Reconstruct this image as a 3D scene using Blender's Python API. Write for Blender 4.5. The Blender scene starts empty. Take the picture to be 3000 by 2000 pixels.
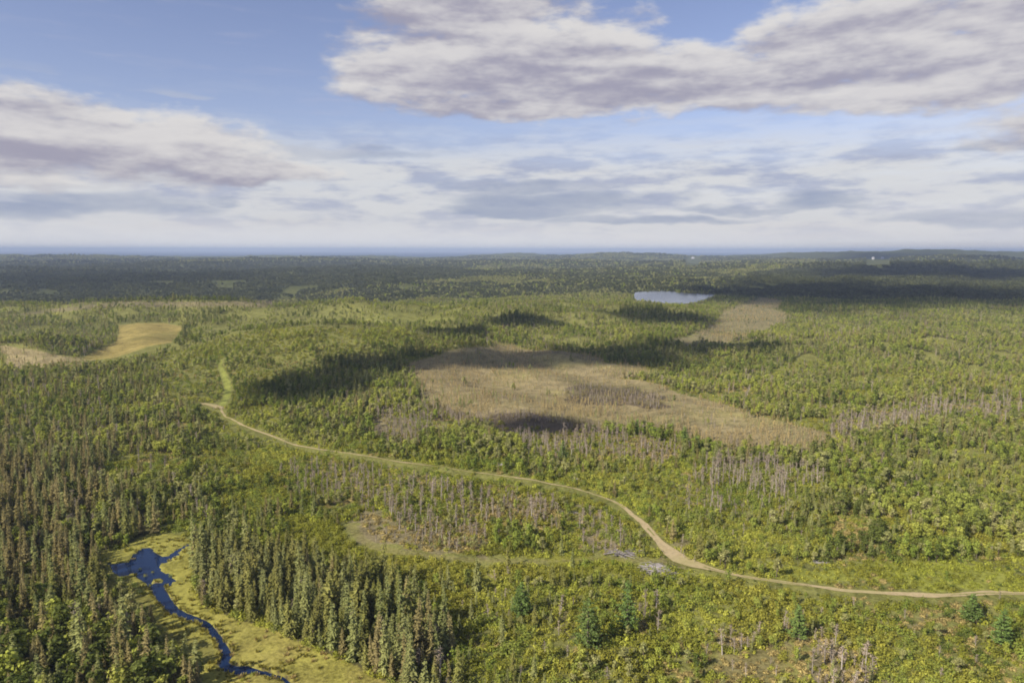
import bpy, math, random
import numpy as np
from mathutils import Vector
rng = np.random.default_rng(7)
random.seed(7)
S = bpy.context.scene
COL = S.collection
R = math.radians

# ------------------------------------------------------------------ camera
CAM_H = 90.0
PITCH = R(7.62)
FPX = 2000.0                       # focal length in pixels of the 3000 wide photograph
cd = bpy.data.cameras.new('camera'); cam = bpy.data.objects.new('camera', cd); COL.objects.link(cam)
cd.sensor_width = 36; cd.lens = 24; cd.clip_start = 1; cd.clip_end = 200000
cam.location = (0, 0, CAM_H); cam.rotation_euler = (math.pi/2 - PITCH, R(-0.08), 0)
S.camera = cam
S.view_settings.view_transform = 'Standard'; S.view_settings.look = 'None'
S.view_settings.gamma = 1; S.view_settings.use_curve_mapping = False
EXPOSURE = 0.55
S.view_settings.exposure = EXPOSURE
S.render.engine = 'CYCLES'
cy = S.cycles
cy.use_denoising = True
cy.max_bounces = 6; cy.diffuse_bounces = 3; cy.glossy_bounces = 2; cy.transmission_bounces = 3
cy.transparent_max_bounces = 12; cy.volume_bounces = 0
cy.use_adaptive_sampling = True; cy.adaptive_threshold = 0.02
cy.filter_width = 1.8

# ------------------------------------------------------------------ sun
SUN_EL = R(36)
TO_SUN = Vector((-0.80, -0.60, 0)).normalized()        # horizontal direction towards the sun: left, behind the camera
sun_dir = Vector((TO_SUN.x*math.cos(SUN_EL), TO_SUN.y*math.cos(SUN_EL), math.sin(SUN_EL)))
sl = bpy.data.lights.new('sun', 'SUN'); sun = bpy.data.objects.new('sun', sl); COL.objects.link(sun)
sl.energy = 4.6; sl.angle = R(0.6); sl.color = (1.0, 0.92, 0.80)
sun.rotation_euler = (-sun_dir).to_track_quat('-Z', 'Y').to_euler(); sun.location = (0, 0, 400)

# ------------------------------------------------------------------ node expression helper
class E:
    """a scalar (or vector) socket with arithmetic"""
    def __init__(s, t, sock): s.t, s.k = t, sock
    def op(s, o, *a, clamp=False):
        n = s.t.nodes.new('ShaderNodeMath'); n.operation = o; n.use_clamp = clamp
        for i, v in enumerate((s,)+a):
            if isinstance(v, E): s.t.links.new(v.k, n.inputs[i])
            else: n.inputs[i].default_value = v
        return E(s.t, n.outputs[0])
    def __add__(s, o): return s.op('ADD', o)
    def __sub__(s, o): return s.op('SUBTRACT', o)
    def __mul__(s, o): return s.op('MULTIPLY', o)
    def __truediv__(s, o): return s.op('DIVIDE', o)
    def max(s, o): return s.op('MAXIMUM', o)
    def sq(s): return s.op('MULTIPLY', s)
    def step(s, a, b, lo=0.0, hi=1.0):
        n = s.t.nodes.new('ShaderNodeMapRange'); n.interpolation_type = 'SMOOTHSTEP'
        s.t.links.new(s.k, n.inputs[0])
        for i, v in zip((1, 2, 3, 4), (a, b, lo, hi)): n.inputs[i].default_value = v
        return E(s.t, n.outputs[0])
def comb(t, x, y, z=0.0):
    n = t.nodes.new('ShaderNodeCombineXYZ')
    for i, v in enumerate((x, y, z)):
        if isinstance(v, E): t.links.new(v.k, n.inputs[i])
        else: n.inputs[i].default_value = v
    return E(t, n.outputs[0])
def noise(t, vec, scale=1.0, detail=4, rough=0.55, out=0):
    n = t.nodes.new('ShaderNodeTexNoise'); n.inputs['Scale'].default_value = scale
    n.inputs['Detail'].default_value = detail; n.inputs['Roughness'].default_value = rough
    if vec is not None: t.links.new(vec.k if isinstance(vec, E) else vec, n.inputs['Vector'])
    return E(t, n.outputs[out])
def mixc(t, f, a, b, mode='MIX'):
    n = t.nodes.new('ShaderNodeMix'); n.data_type = 'RGBA'; n.blend_type = mode
    for i, v in ((0, f), (6, a), (7, b)):
        if isinstance(v, E): t.links.new(v.k, n.inputs[i])
        elif isinstance(v, (tuple, list)): n.inputs[i].default_value = tuple(v)[:3] + (1,)
        else: n.inputs[i].default_value = v
    return E(t, n.outputs[2])
def srgb(r, g, b):
    return tuple((c/255/12.92 if c/255 <= .04045 else ((c/255+.055)/1.055)**2.4) for c in (r, g, b))
def sky_rgb(r, g, b):               # radiance that shows as this colour at the scene's exposure
    return tuple(c/2**EXPOSURE for c in srgb(r, g, b))

# ------------------------------------------------------------------ world: Nishita sky with drifting cloud banks
W = bpy.data.worlds.new('World'); S.world = W; W.use_nodes = True
t = W.node_tree; t.nodes.clear()
st = t.nodes.new('ShaderNodeTexSky'); st.sky_type = 'NISHITA'; st.sun_disc = False
st.sun_elevation = SUN_EL; st.sun_rotation = math.atan2(TO_SUN.x, TO_SUN.y)
st.altitude = 100; st.air_density = 1.0; st.dust_density = 0.6; st.ozone_density = 2.0
SKY_STRENGTH = 0.085
tc = t.nodes.new('ShaderNodeTexCoord')
sep = t.nodes.new('ShaderNodeSeparateXYZ'); t.links.new(tc.outputs['Generated'], sep.inputs[0])
X, Y, Z = (E(t, sep.outputs[i]) for i in range(3))
az = X.op('ARCTAN2', Y) * 57.2958
el = Z.op('ARCSINE') * 57.2958
P = comb(t, az*0.11, el*0.30)
wa = (noise(t, P, 1.3, 3, .6) - 0.5)
P2 = comb(t, az*0.11 + 7.3, el*0.30 + 2.1, 3.0)
we = (noise(t, P2, 1.3, 3, .6) - 0.5)
azw = az + wa*6.0
elw = el + we*2.0
def direl(px, py):
    u, v = (px-1500)/FPX, (1000-py)/FPX
    d = Vector((u, math.cos(PITCH)+v*math.sin(PITCH), -math.sin(PITCH)+v*math.cos(PITCH))).normalized()
    return math.degrees(math.atan2(d.x, d.y)), math.degrees(math.asin(d.z))
def bank(lst, de=0.0):
    m = None
    for px, py, rx, ry in lst:
        a, e = direl(px, py)
        v = ((azw-a)/(rx*0.0262)).sq() + ((elw-(e-de))/(ry*0.0268)).sq()
        v = v.op('MULTIPLY', -1.0) + 1.0
        m = v if m is None else m.max(v)
    return m
CUM = [(1480,185,560,160),(1400,50,380,120),(1900,235,460,105),(1270,215,340,125),(1600,305,540,50),
            (2560,110,440,150),(2880,170,420,120),(2330,230,420,90),(2650,270,340,60),(2900,20,400,70),
            (130,400,470,120),(420,440,380,110),(720,500,260,50),
            (-700,300,500,160),(3700,300,500,140)]
cum = bank(CUM); cum_up = bank(CUM, 1.1)
fine = noise(t, comb(t, az*0.105, el*0.32, 1.0), 1.35, 7, .55)
finer = noise(t, comb(t, az*0.38, el*0.85, 5.0), 1.3, 6, .55)
field = cum + (fine-0.5)*1.7 + (finer-0.5)*1.1
m_cum = field.step(-0.10, 0.60)
# light on the cloud: pale upper sides, greyer under sides, drawn out in level bands
up = noise(t, comb(t, az*0.105, el*0.32 + 0.26, 1.0), 1.35, 7, .55)
streak = noise(t, comb(t, az*0.055, el*0.36 + wa*0.5, 9.0), 1.5, 5, .5)
lit = ((fine - up)*2.3 + (streak-0.5)*1.9 + (finer-0.5)*0.8 + (cum-cum_up).op('MAXIMUM', -0.8).op('MINIMUM', 0.8)*0.36 + 0.56).step(-0.05, 1.12)
edge = field.step(0.1, 1.2)
c_cloud = mixc(t, lit, sky_rgb(160,158,175), sky_rgb(226,223,220))
c_cloud = mixc(t, edge*0.20, c_cloud, sky_rgb(170,165,182))
# high veil that thickens towards the horizon, with grey blue bands low down
vn = noise(t, comb(t, az*0.06, el*0.42, 21.0), 1.7, 8, .6)
veil = (el.step(11.0, 5.5) + (vn-0.5)*1.1*el.step(16.0, 8.0)).op('MULTIPLY', 1.0, clamp=True)
sidebias = noise(t, comb(t, az*0.03, el*0.1, 2.0), 1.0, 2)
vlight = noise(t, comb(t, az*0.12, el*0.52, 33.0), 1.5, 8, .58)
c_veil = mixc(t, vlight.step(0.36, 0.56), sky_rgb(172,179,201), sky_rgb(216,217,219))
c_veil = mixc(t, el.step(6.0, 0.0)*0.55, c_veil, sky_rgb(212,213,218))
low = bank([(1650,590,480,42),(1500,620,300,24),(2380,590,170,34),(2250,612,360,14),(675,588,62,22),(50,625,170,34),(330,600,330,44),
            (1550,545,380,26),(500,280,110,12),(70,205,110,14),(2900,640,300,26),(1900,640,400,16),(2960,430,110,16),(900,440,500,26),(600,515,200,14)])
lfield = low + (fine-0.5)*1.7 + (finer-0.5)*0.6
m_low = lfield.step(0.0, 0.9)*0.75
c_low = mixc(t, lit, sky_rgb(148,160,186), sky_rgb(192,196,207))
nishi = mixc(t, 1.0, E(t, st.outputs[0]), (SKY_STRENGTH*1.22, SKY_STRENGTH*1.0, SKY_STRENGTH*1.06), 'MULTIPLY')
c = mixc(t, veil*0.95, nishi, c_veil)
c = mixc(t, m_low*el.step(13.0, 9.0), c, c_low)
wisps = (noise(t, comb(t, az*0.07, el*0.5, 55.0), 1.6, 9, .65)).step(0.52, 0.78)*0.28
c = mixc(t, wisps, c, sky_rgb(190,190,208))
c = mixc(t, m_cum*0.96, c, c_cloud)
c = mixc(t, el.step(2.6, 0.2)*0.8, c, sky_rgb(232,231,232))
bg = t.nodes.new('ShaderNodeBackground'); t.links.new(c.k, bg.inputs[0]); bg.inputs[1].default_value = 1.0
wo = t.nodes.new('ShaderNodeOutputWorld'); t.links.new(bg.outputs[0], wo.inputs[0])

# ------------------------------------------------------------------ terrain height
def sines(x, y, wl, seed, n=7):
    g = np.random.default_rng(seed); z = 0
    for i in range(n):
        a = g.uniform(0, 2*np.pi); w = wl*g.uniform(.6, 1.7); p = g.uniform(0, 6.28)
        z = z + np.sin((x*np.cos(a)+y*np.sin(a))*2*np.pi/w + p)
    return z/n*1.6
def sm(v, a, b):
    q = np.clip((v-a)/(b-a), 0, 1); return q*q*(3-2*q)
def vnoise(x, y, scale, seed=0):
    """value noise 0..1"""
    x = np.asarray(x)/scale; y = np.asarray(y)/scale
    xi = np.floor(x).astype(np.int64); yi = np.floor(y).astype(np.int64)
    fx = x-xi; fy = y-yi; fx = fx*fx*(3-2*fx); fy = fy*fy*(3-2*fy)
    def h(a, b):
        n = (a*374761393 + b*668265263 + seed*1442695041) & 0xffffffff
        n = ((n ^ (n >> 13))*1274126177) & 0xffffffff
        return ((n ^ (n >> 16)) & 0xffff)/65535.0
    return (h(xi,yi)*(1-fx)+h(xi+1,yi)*fx)*(1-fy) + (h(xi,yi+1)*(1-fx)+h(xi+1,yi+1)*fx)*fy
def fbm(x, y, scale, seed=0, o=4):
    s = 0; a = .5; n = 0
    for i in range(o):
        s = s + a*vnoise(x, y, scale/2**i, seed+i*17); n += a; a *= .55
    return s/n
# (x, y, sx, sy, height, angle)
HILLS = [(-175, 610, 135, 75, 24, .1), (60, 1010, 200, 45, 8, .15), (70, 540, 210, 90, -8, 0), (330, 640, 130, 60, 6, .2), (520, 480, 130, 90, 7, 0), (-420, 560, 120, 70, 6, 0), (-330, 420, 90, 60, 4, 0), (700, 1100, 300, 90, 10, .1), (-60, 1350, 260, 90, 9, 0),
         (-520, 905, 330, 75, 18, 0.05), (-130, 880, 240, 70, 17, -.1), (-560, 1480, 900, 330, -26, 0), (60, 1080, 260, 90, 9, 0), (-20, 790, 150, 45, 8, .3), (-350, 690, 90, 60, -4, 0),
         (170, 840, 120, 34, 9, 0), (230, 1000, 90, 28, 10, .1), (270, 1030, 70, 25, 5, 0), (500, 620, 260, 120, 5, 0), (620, 900, 300, 120, 6, 0),
         (-120, 560, 90, 45, 5, .5), (420, 330, 120, 60, 3, 0),
         (1900, 3000, 1100, 260, 26, .15), (900, 1900, 500, 160, 10, .1), (2600, 4200, 1300, 350, 42, .2),
         (5200, 7000, 1800, 700, 92, .1), (3300, 6600, 1100, 500, 58, 0), (1100, 6300, 1100, 420, 52, 0), (0, 7400, 900, 420, 42, 0),
         (-4300, 5600, 1200, 420, 46, -.15), (-2600, 6900, 1300, 500, 36, 0), (-1600, 4300, 900, 300, 20, 0), (-600, 2600, 800, 200, 8, 0),
         (400, 3900, 1200, 250, 16, 0)]
def height(x, y):
    x = np.asarray(x, float); y = np.asarray(y, float)
    r = np.hypot(x, y)
    z = sines(x, y, 90, 3)*(0.7 + 2.0*sm(r, 220, 600)) + sines(x, y, 190, 13)*4.6*sm(r, 330, 700) + sines(x, y, 320, 5)*(3.8*sm(r, 260, 900) + 3.5*sm(r, 1500, 3000))
    z = z + sines(x, y, 1300, 8)*15*sm(r, 1300, 4200)
    for hx, hy, sx, sy, h, a in HILLS:
        dx, dy = x-hx, y-hy
        u = dx*np.cos(a)+dy*np.sin(a); v = -dx*np.sin(a)+dy*np.cos(a)
        z = z + h*np.exp(-(u/sx)**2-(v/sy)**2)
    # level ground by the stream and by the lake
    f = np.exp(-((x+95)/75)**4-((y-185)/95)**4); z = z*(1-f) + f*(-1.5)
    f = np.exp(-((x-300)/190)**4-((y-1230)/210)**4); z = z*(1-f) + f*(-3.0)
    f = np.exp(-((x-310)/170)**4-((y-860)/150)**4)*.6; z = z*(1-f) + f*(-3.0)
    z = z - 75*sm(r, 8300, 9800)
    return z

def proj(x, y, z):
    """world -> photograph pixels (3000 x 2000)"""
    dz = z-CAM_H
    dep = y*math.cos(PITCH) - dz*math.sin(PITCH)
    dep = np.where(dep < 1, 1, dep)
    upc = y*math.sin(PITCH) + dz*math.cos(PITCH)
    return 1500+FPX*x/dep, 1000-FPX*upc/dep
TS = np.geomspace(70, 12000, 900)
def at(px, py):
    """the place on the ground that the photograph shows at these pixels"""
    px = np.atleast_1d(np.asarray(px, float)); py = np.atleast_1d(np.asarray(py, float))
    u, v = (px-1500)/FPX, (1000-py)/FPX
    dx, dy, dz = u, math.cos(PITCH)+v*math.sin(PITCH), -math.sin(PITCH)+v*math.cos(PITCH)
    T = TS[None, :]
    hz = CAM_H + dz[:, None]*T; g = height(dx[:, None]*T, dy[:, None]*T)
    under = hz < g
    i = np.where(under.any(1), under.argmax(1), len(TS)-1); i = np.maximum(i, 1)
    a, b = TS[i-1], TS[i]
    for _ in range(18):
        mid = (a+b)/2; un = (CAM_H+dz*mid) < height(dx*mid, dy*mid)
        b = np.where(un, mid, b); a = np.where(un, a, mid)
    return np.stack([dx*b, dy*b, height(dx*b, dy*b)], 1)
def inpoly(px, py, poly):
    ins = np.zeros(np.shape(px), bool); n = len(poly)
    for i in range(n):
        x1, y1 = poly[i]; x2, y2 = poly[(i+1) % n]
        if y1 == y2: continue
        c_ = ((y1 > py) != (y2 > py)) & (px < (x2-x1)*(py-y1)/(y2-y1)+x1)
        ins ^= c_
    return ins
def crop(lst, ox=0, oy=1400, s=2.352): return [(x/s+ox, y/s+oy) for x, y in lst]
def densify(pts, step):
    out = []
    for a, b in zip(pts[:-1], pts[1:]):
        n = max(1, int(math.hypot(b[0]-a[0], b[1]-a[1])/step))
        out += [(a[0]+(b[0]-a[0])*k/n, a[1]+(b[1]-a[1])*k/n) for k in range(n)]
    return out+[pts[-1]]

# ------------------------------------------------------------------ outlines read from the photograph, laid on the ground
POND = crop([(735,583),(800,590),(870,585),(905,560),(945,520),(985,488),(1030,482),(1070,500),(1100,528),(1100,548),(1150,545),(1185,520),(1230,522),(1195,548),
             (1150,575),(1105,585),(1097,612),(1112,640),(1150,652),(1192,652),(1202,690),(1190,730),(1150,748),(1110,765),(1070,775),(1030,760),(1000,720),(970,690),(955,662),(905,655),
             (870,668),(815,665),(790,630),(760,600)])
ISLE = crop([(1030,742),(1060,692),(1100,684),(1132,695),(1130,728),(1060,752)])
STREAM = crop([(1078,735),(1090,765),(1115,800),(1140,840),(1170,880),(1210,918),(1270,945),(1330,962),(1400,990),(1450,1025),(1490,1075),(1525,1130),(1555,1180),(1580,1225),(1545,1255),
               (1535,1280),(1570,1300),(1620,1318),(1680,1318),(1730,1315),(1800,1325),(1870,1345),(1940,1362),(1990,1388),(2010,1415),(2000,1450)])
STREAM_W = [2.6,2.9,2.7,2.6,2.5,2.3,2.0,1.8,1.7,1.6,1.6,1.6,1.7,2.0,1.8,2.2,2.2,3.0,3.2,2.0,1.4,1.3,1.3,1.3,2.0,2.0]
SIDE = crop([(1185,540),(1220,500),(1262,478),(1300,455)])
MARSH = crop([(690,530),(740,500),(860,490),(930,430),(1050,378),(1230,390),(1330,430),(1345,520),(1335,700),(1345,800),(1420,900),(1600,960),(1850,1030),(2050,1125),(2352,1240),
              (2760,1450),(1400,1500),(1380,1380),(1400,1300),(1500,1190),(1450,1135),(1330,1110),(1250,1080),(1130,1060),(1060,960),(1070,850),(1000,780),(900,700),(700,600)])
ROAD = [(3300,1742),(3000,1738),(2900,1735),(2750,1743),(2600,1737),(2480,1728),(2380,1716),(2280,1702),(2180,1688),(2100,1670),(2050,1656),(1990,1636),(1960,1612),(1935,1587),(1893,1540),(1859,1510),(1820,1480),
        (1785,1463),(1723,1442),(1680,1429),(1620,1418),(1553,1404),(1489,1395),(1383,1383),(1298,1368),(1238,1361),(1170,1353),(1106,1341),(1042,1331),(1000,1325),(935,1317),(872,1306),(829,1291),
        (799,1278),(757,1264),(723,1251),(697,1238),(675,1226),(663,1222),(652,1208),(646,1196)]
ROADW = [1.7]*9+[2.2,3.8,6.4,5.0,3.0,2.2,1.9,1.7,1.4]+[1.0]*23
SPUR = [(646,1196),(625,1188),(596,1183)]
CUT = [(646,1196),(659,1178),(667,1160),(669,1140),(664,1118),(655,1095),(646,1076),(650,1055)]
TRACK = [(1030,1540),(1060,1580),(1110,1606),(1180,1618),(1250,1626),(1340,1636),(1440,1642),(1560,1645),(1680,1640),(1780,1634),(1860,1640),(1940,1646)]
TRACK2 = [(2420,1290),(2520,1270),(2600,1258),(2680,1246),(2780,1232)]
MEADOW = [(345,955),(400,948),(480,947),(535,958),(520,985),(500,1005),(440,1015),(380,1035),(330,1052),(255,1056),(240,1050),(290,1025),(340,1005),(350,985)]
BOGSTRIP = [[(1640,1150),(1700,1128),(1850,1135),(1960,1165),(1930,1195),(1780,1180),(1680,1178)],[(1400,1212),(1560,1205),(1680,1222),(1780,1262),(1740,1292),(1480,1280),(1400,1250)],[(1230,1190),(1330,1205),(1500,1240),(1490,1262),(1300,1235)]]
BOG = [(1200,1105),(1300,1085),(1420,1078),(1600,1085),(1800,1098),(1960,1130),(2080,1165),(2200,1210),(2330,1248),(2440,1278),(2500,1300),(2350,1322),(2150,1322),(2040,1300),(1900,1262),(1780,1268),(1640,1262),(1480,1238),(1330,1215),(1240,1175)]
BOGTOP = [(1210,1050),(1330,1020),(1450,1005),(1620,1030),(1900,1080),(1960,1100),(1800,1098),(1500,1085),(1200,1105)]
BOG2 = [(1960,1000),(2080,960),(2120,910),(2230,870),(2300,880),(2280,905),(2330,930),(2260,960),(2200,985),(2120,1005),(2020,1012)]
BOG3 = [(0,1010),(90,1020),(180,1045),(290,1055),(240,1085),(120,1085),(0,1070)]
LAKE = [(1858,872),(1875,863),(1930,859),(2000,856),(2060,860),(2094,866),(2075,876),(2040,883),(1990,890),(1950,887),(1900,882),(1868,880)]
LIME = [(2080,1640),(2250,1640),(2350,1650),(2480,1638),(2580,1632),(2740,1650),(3100,1640),(3100,1725),(2900,1730),(2600,1728),(2400,1708),(2200,1680)]
SOIL = [[(1420,1800),(1520,1795),(1570,1790),(1560,1815),(1450,1825)],[(1610,1790),(1660,1780),(1670,1830),(1700,1900),(1690,1930),(1640,1930),(1620,1870)],[(1740,1915),(1810,1912),(1815,1945),(1760,1945)],
        [(1850,1810),(1930,1800),(1925,1860),(1850,1850)],[(2280,1860),(2370,1870),(2400,1930),(2330,1930)],[(2080,1920),(2260,1910),(2280,1990),(2100,1995)],[(1900,1590),(2020,1580),(2040,1650),(1990,1665),(1930,1640)],
        [(1690,1560),(1800,1540),(1850,1590),(1780,1625),(1700,1610)],[(1040,1480),(1120,1490),(1150,1550),(1260,1600),(1180,1612),(1080,1580)],[(1400,1230),(1640,1240),(1700,1262),(1560,1290),(1480,1270)],
        [(2560,1780),(2740,1790),(2700,1830),(2580,1820)],[(1090,1240),(1140,1235),(1135,1265),(1095,1265)],[(1430,1660),(1520,1700),(1400,1720)]]
KNOLL = [(480,1010),(560,960),(650,915),(1000,890),(1300,890),(1420,930),(1300,985),(1050,1030),(860,1090),(770,1190),(900,1250),(1100,1290),(1400,1345),(1700,1390),(2050,1400),(2000,1560),(1900,1500),(1750,1440),(1500,1390),(1200,1350),(900,1310),(1000,1440),(800,1500),(640,1500),(480,1400),(600,1290),(560,1180),(470,1120)]
GRASSY = [(830,1490),(870,1500),(1040,1570),(1120,1625),(1500,1665),(1830,1660),(1960,1690),(1880,1710),(1500,1700),(1300,1720),(1180,1690),(1000,1650),(830,1560)]
SPRUCE_A = [(-400,1330),(0,1330),(250,1440),(460,1500),(470,1560),(425,1575),(300,1612),(300,1640),(360,1700),(470,1760),(640,1850),(640,2000),(700,2300),(-400,2300)]
SPRUCE_B = [(560,1600),(760,1620),(1000,1690),(1150,1720),(1180,1800),(1330,1900),(1360,2300),(1180,2040),(1000,1960),(800,1860),(620,1790),(560,1700)]
SPRUCE_C = [(-400,1100),(120,1120),(300,1180),(360,1260),(330,1380),(250,1440),(0,1330),(-400,1330)]
GREEN_R = [(2050,1420),(2300,1480),(2450,1400),(3400,1280),(3400,1640),(2500,1640),(2150,1640),(1980,1560),(1960,1480)]
SNAGS = [[(820,1380),(1100,1370),(1250,1400),(1480,1430),(1640,1480),(1650,1560),(1350,1540),(1200,1480),(880,1460)],[(1040,1500),(1200,1490),(1420,1560),(1450,1620),(1250,1620),(1080,1590)],
         [(1680,1500),(1790,1490),(1860,1560),(1840,1625),(1700,1620)],[(2000,1380),(2200,1360),(2450,1400),(2300,1500),(2150,1520),(2000,1500)],
         [(2420,1240),(2600,1200),(2900,1170),(3100,1170),(3100,1215),(2850,1225),(2600,1262),(2440,1290)],[(2280,1820),(2480,1860),(2560,1960),(2560,2100),(2420,2100)],[(1880,1780),(1945,1780),(1945,1870),(1870,1870)],
         [(1480,1270),(1720,1270),(2000,1310),(1980,1350),(1560,1350)],[(1100,1200),(1260,1230),(1240,1300),(1100,1290)],[(2080,1860),(2240,1880),(2200,2000),(2020,2000)],[(0,930),(20,925),(330,885),(800,885),(800,900),(330,900)]]
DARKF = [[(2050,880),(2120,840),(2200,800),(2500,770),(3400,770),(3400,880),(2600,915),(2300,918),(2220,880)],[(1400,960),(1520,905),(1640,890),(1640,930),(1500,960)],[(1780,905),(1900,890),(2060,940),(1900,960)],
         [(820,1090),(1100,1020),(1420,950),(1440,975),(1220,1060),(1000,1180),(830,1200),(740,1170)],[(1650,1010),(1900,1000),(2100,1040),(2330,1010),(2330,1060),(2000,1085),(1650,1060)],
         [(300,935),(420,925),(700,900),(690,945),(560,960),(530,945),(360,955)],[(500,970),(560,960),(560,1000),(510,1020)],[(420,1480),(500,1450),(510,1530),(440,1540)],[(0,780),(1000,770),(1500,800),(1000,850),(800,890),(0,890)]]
PINES = [(1528,1802,8.5,7.4),(1722,1900,12,8.6),(1838,1852,13,6.2),(2338,1872,8.5,5.2),(2935,1892,9,5.4),(2846,1822,7.5,5.0),(1867,1275,8,5),(2006,1305,9,6.5),(2040,1322,7,5),(1650,1350,9,6)]

def to_world(pts): return at([p[0] for p in pts], [p[1] for p in pts])
def ribbon_pts(pts, widths, step):
    """centre line and widths in metres, smoothed, in world space"""
    w = to_world(pts)[:, :2]
    n = len(w); d = np.r_[0, np.cumsum(np.hypot(*np.diff(w, axis=0).T))]
    k = max(8, int(d[-1]/step)); q = np.linspace(0, d[-1], k)
    x = np.interp(q, d, w[:, 0]); y = np.interp(q, d, w[:, 1]); ww = np.interp(q, d, widths)
    for _ in range(3):
        x[1:-1] = (x[:-2]+2*x[1:-1]+x[2:])/4; y[1:-1] = (y[:-2]+2*y[1:-1]+y[2:])/4
    return x, y, ww
stream_line = ribbon_pts(STREAM, STREAM_W, 1.0)
side_line = ribbon_pts(SIDE, [1.6, 1.2, .9, .6], 1.0)
road_line = ribbon_pts(ROAD, ROADW, 1.5)
spur_line = ribbon_pts(SPUR, [4, 4, 3], 1.5)
cut_line = ribbon_pts(CUT, [4, 5, 5, 5, 5, 4, 4, 3], 2.0)
track_line = ribbon_pts(TRACK, [6, 6, 6, 6, 5, 5, 5, 4, 4, 4, 5, 5], 2.0)
track2_line = ribbon_pts(TRACK2, [3.5]*5, 2.0)
pond_w = to_world(densify(POND+[POND[0]], 5)[:-1])[:, :2]
isle_w = to_world(ISLE)[:, :2]
lake_w = to_world(densify(LAKE+[LAKE[0]], 6)[:-1])[:, :2]
def dist_line(x, y, line, pad=0):
    """how far outside the ribbon (negative inside)"""
    lx, ly, lw = line
    out = np.full(np.shape(x), 1e3)
    m = (x > lx.min()-20) & (x < lx.max()+20) & (y > ly.min()-20) & (y < ly.max()+20)
    if m.any():
        a, b = x[m], y[m]; best = np.full(a.shape, 1e3)
        for i in range(len(lx)): best = np.minimum(best, np.hypot(a-lx[i], b-ly[i])-lw[i]/2)
        out[m] = best
    return out

def grow(pts, d):
    c_ = pts.mean(0); v = pts-c_; l = np.hypot(*v.T)[:, None]; return pts+v/l*d
# ------------------------------------------------------------------ materials
def mat(name):
    m = bpy.data.materials.new(name); m.use_nodes = True; m.node_tree.nodes.clear()
    return m, m.node_tree
def out_surf(t, sock):
    o = t.nodes.new('ShaderNodeOutputMaterial'); t.links.new(sock, o.inputs[0]); return o
LEAF_GAIN = 1.6
def leaf_mat(name, col, col2, trans=0.30, var=0.34):
    m, t = mat(name)
    oi = t.nodes.new('ShaderNodeObjectInfo')
    rnd = E(t, oi.outputs['Random'])
    loc = noise(t, oi.outputs['Location'], 0.021, 2)
    geo = t.nodes.new('ShaderNodeNewGeometry')
    isl = E(t, geo.outputs['Random Per Island'])
    f = (loc.step(0.34, 0.66)*0.6 + rnd*0.4)
    G = LEAF_GAIN
    c = mixc(t, f, tuple(v*G*h for v, h in zip(col, (1.07, 1.0, 1.0))), tuple(v*G*h for v, h in zip(col2, (1.07, 1.0, 1.0))))
    k = (rnd*1.0 + 0.37).op('FRACT')*var + isl*0.7 + (0.65-var/2)
    c = mixc(t, 1.0, c, comb(t, k, k, k), 'MULTIPLY')
    d = t.nodes.new('ShaderNodeBsdfDiffuse'); t.links.new(c.k, d.inputs[0])
    tr = t.nodes.new('ShaderNodeBsdfTranslucent'); t.links.new(c.k, tr.inputs[0])
    mx = t.nodes.new('ShaderNodeMixShader'); mx.inputs[0].default_value = trans
    t.links.new(d.outputs[0], mx.inputs[1]); t.links.new(tr.outputs[0], mx.inputs[2])
    out_surf(t, mx.outputs[0]); return m
def wood_mat(name, col, col2):
    m, t = mat(name)
    tc = t.nodes.new('ShaderNodeTexCoord')
    n = noise(t, tc.outputs['Object'], 3.0, 4); oi = t.nodes.new('ShaderNodeObjectInfo')
    c = mixc(t, (n + E(t, oi.outputs['Random']) - 0.5).step(.2, .8), col, col2)
    d = t.nodes.new('ShaderNodeBsdfDiffuse'); t.links.new(c.k, d.inputs[0]); out_surf(t, d.outputs[0]); return m
M_bark = wood_mat('bark', (.09,.07,.05), (.16,.13,.10))
M_dead = wood_mat('dead_wood', (.25,.22,.18), (.40,.36,.31))
M_log = wood_mat('bleached_wood', (.26,.235,.22), (.40,.37,.35))
LM = dict(
    spruce_olive=leaf_mat('spruce_olive', (.13,.145,.038), (.19,.19,.06)),
    spruce_brown=leaf_mat('spruce_brown', (.165,.155,.06), (.225,.20,.09)),
    spruce_grey=leaf_mat('spruce_grey', (.145,.17,.058), (.21,.225,.085)),
    leaf_green=leaf_mat('leaf_green', (.120,.165,.028), (.185,.215,.045)),
    leaf_lime=leaf_mat('leaf_lime', (.17,.205,.035), (.22,.24,.05)),
    leaf_dark=leaf_mat('leaf_dark', (.06,.085,.018), (.10,.12,.03)),
    leaf_pale=leaf_mat('leaf_pale', (.17,.19,.065), (.215,.22,.085)),
    bog_tan=leaf_mat('bog_tan', (.225,.19,.09), (.28,.24,.11), .3, .4),
    shrub_moss=leaf_mat('shrub_moss', (.135,.155,.022), (.20,.20,.035)),
    shrub_lime=leaf_mat('shrub_lime', (.18,.21,.03), (.24,.25,.045)),
    shrub_straw=leaf_mat('shrub_straw', (.22,.19,.07), (.27,.23,.09)),
    pine_needles=leaf_mat('pine_needles', (.085,.135,.035), (.12,.17,.045), .25, .35),
    twigs=leaf_mat('twigs', (.17,.148,.105), (.25,.218,.162), .15, .45),
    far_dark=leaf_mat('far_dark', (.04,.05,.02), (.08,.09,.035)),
    far_green=leaf_mat('far_green', (.095,.11,.035), (.165,.17,.06)),
)

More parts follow.
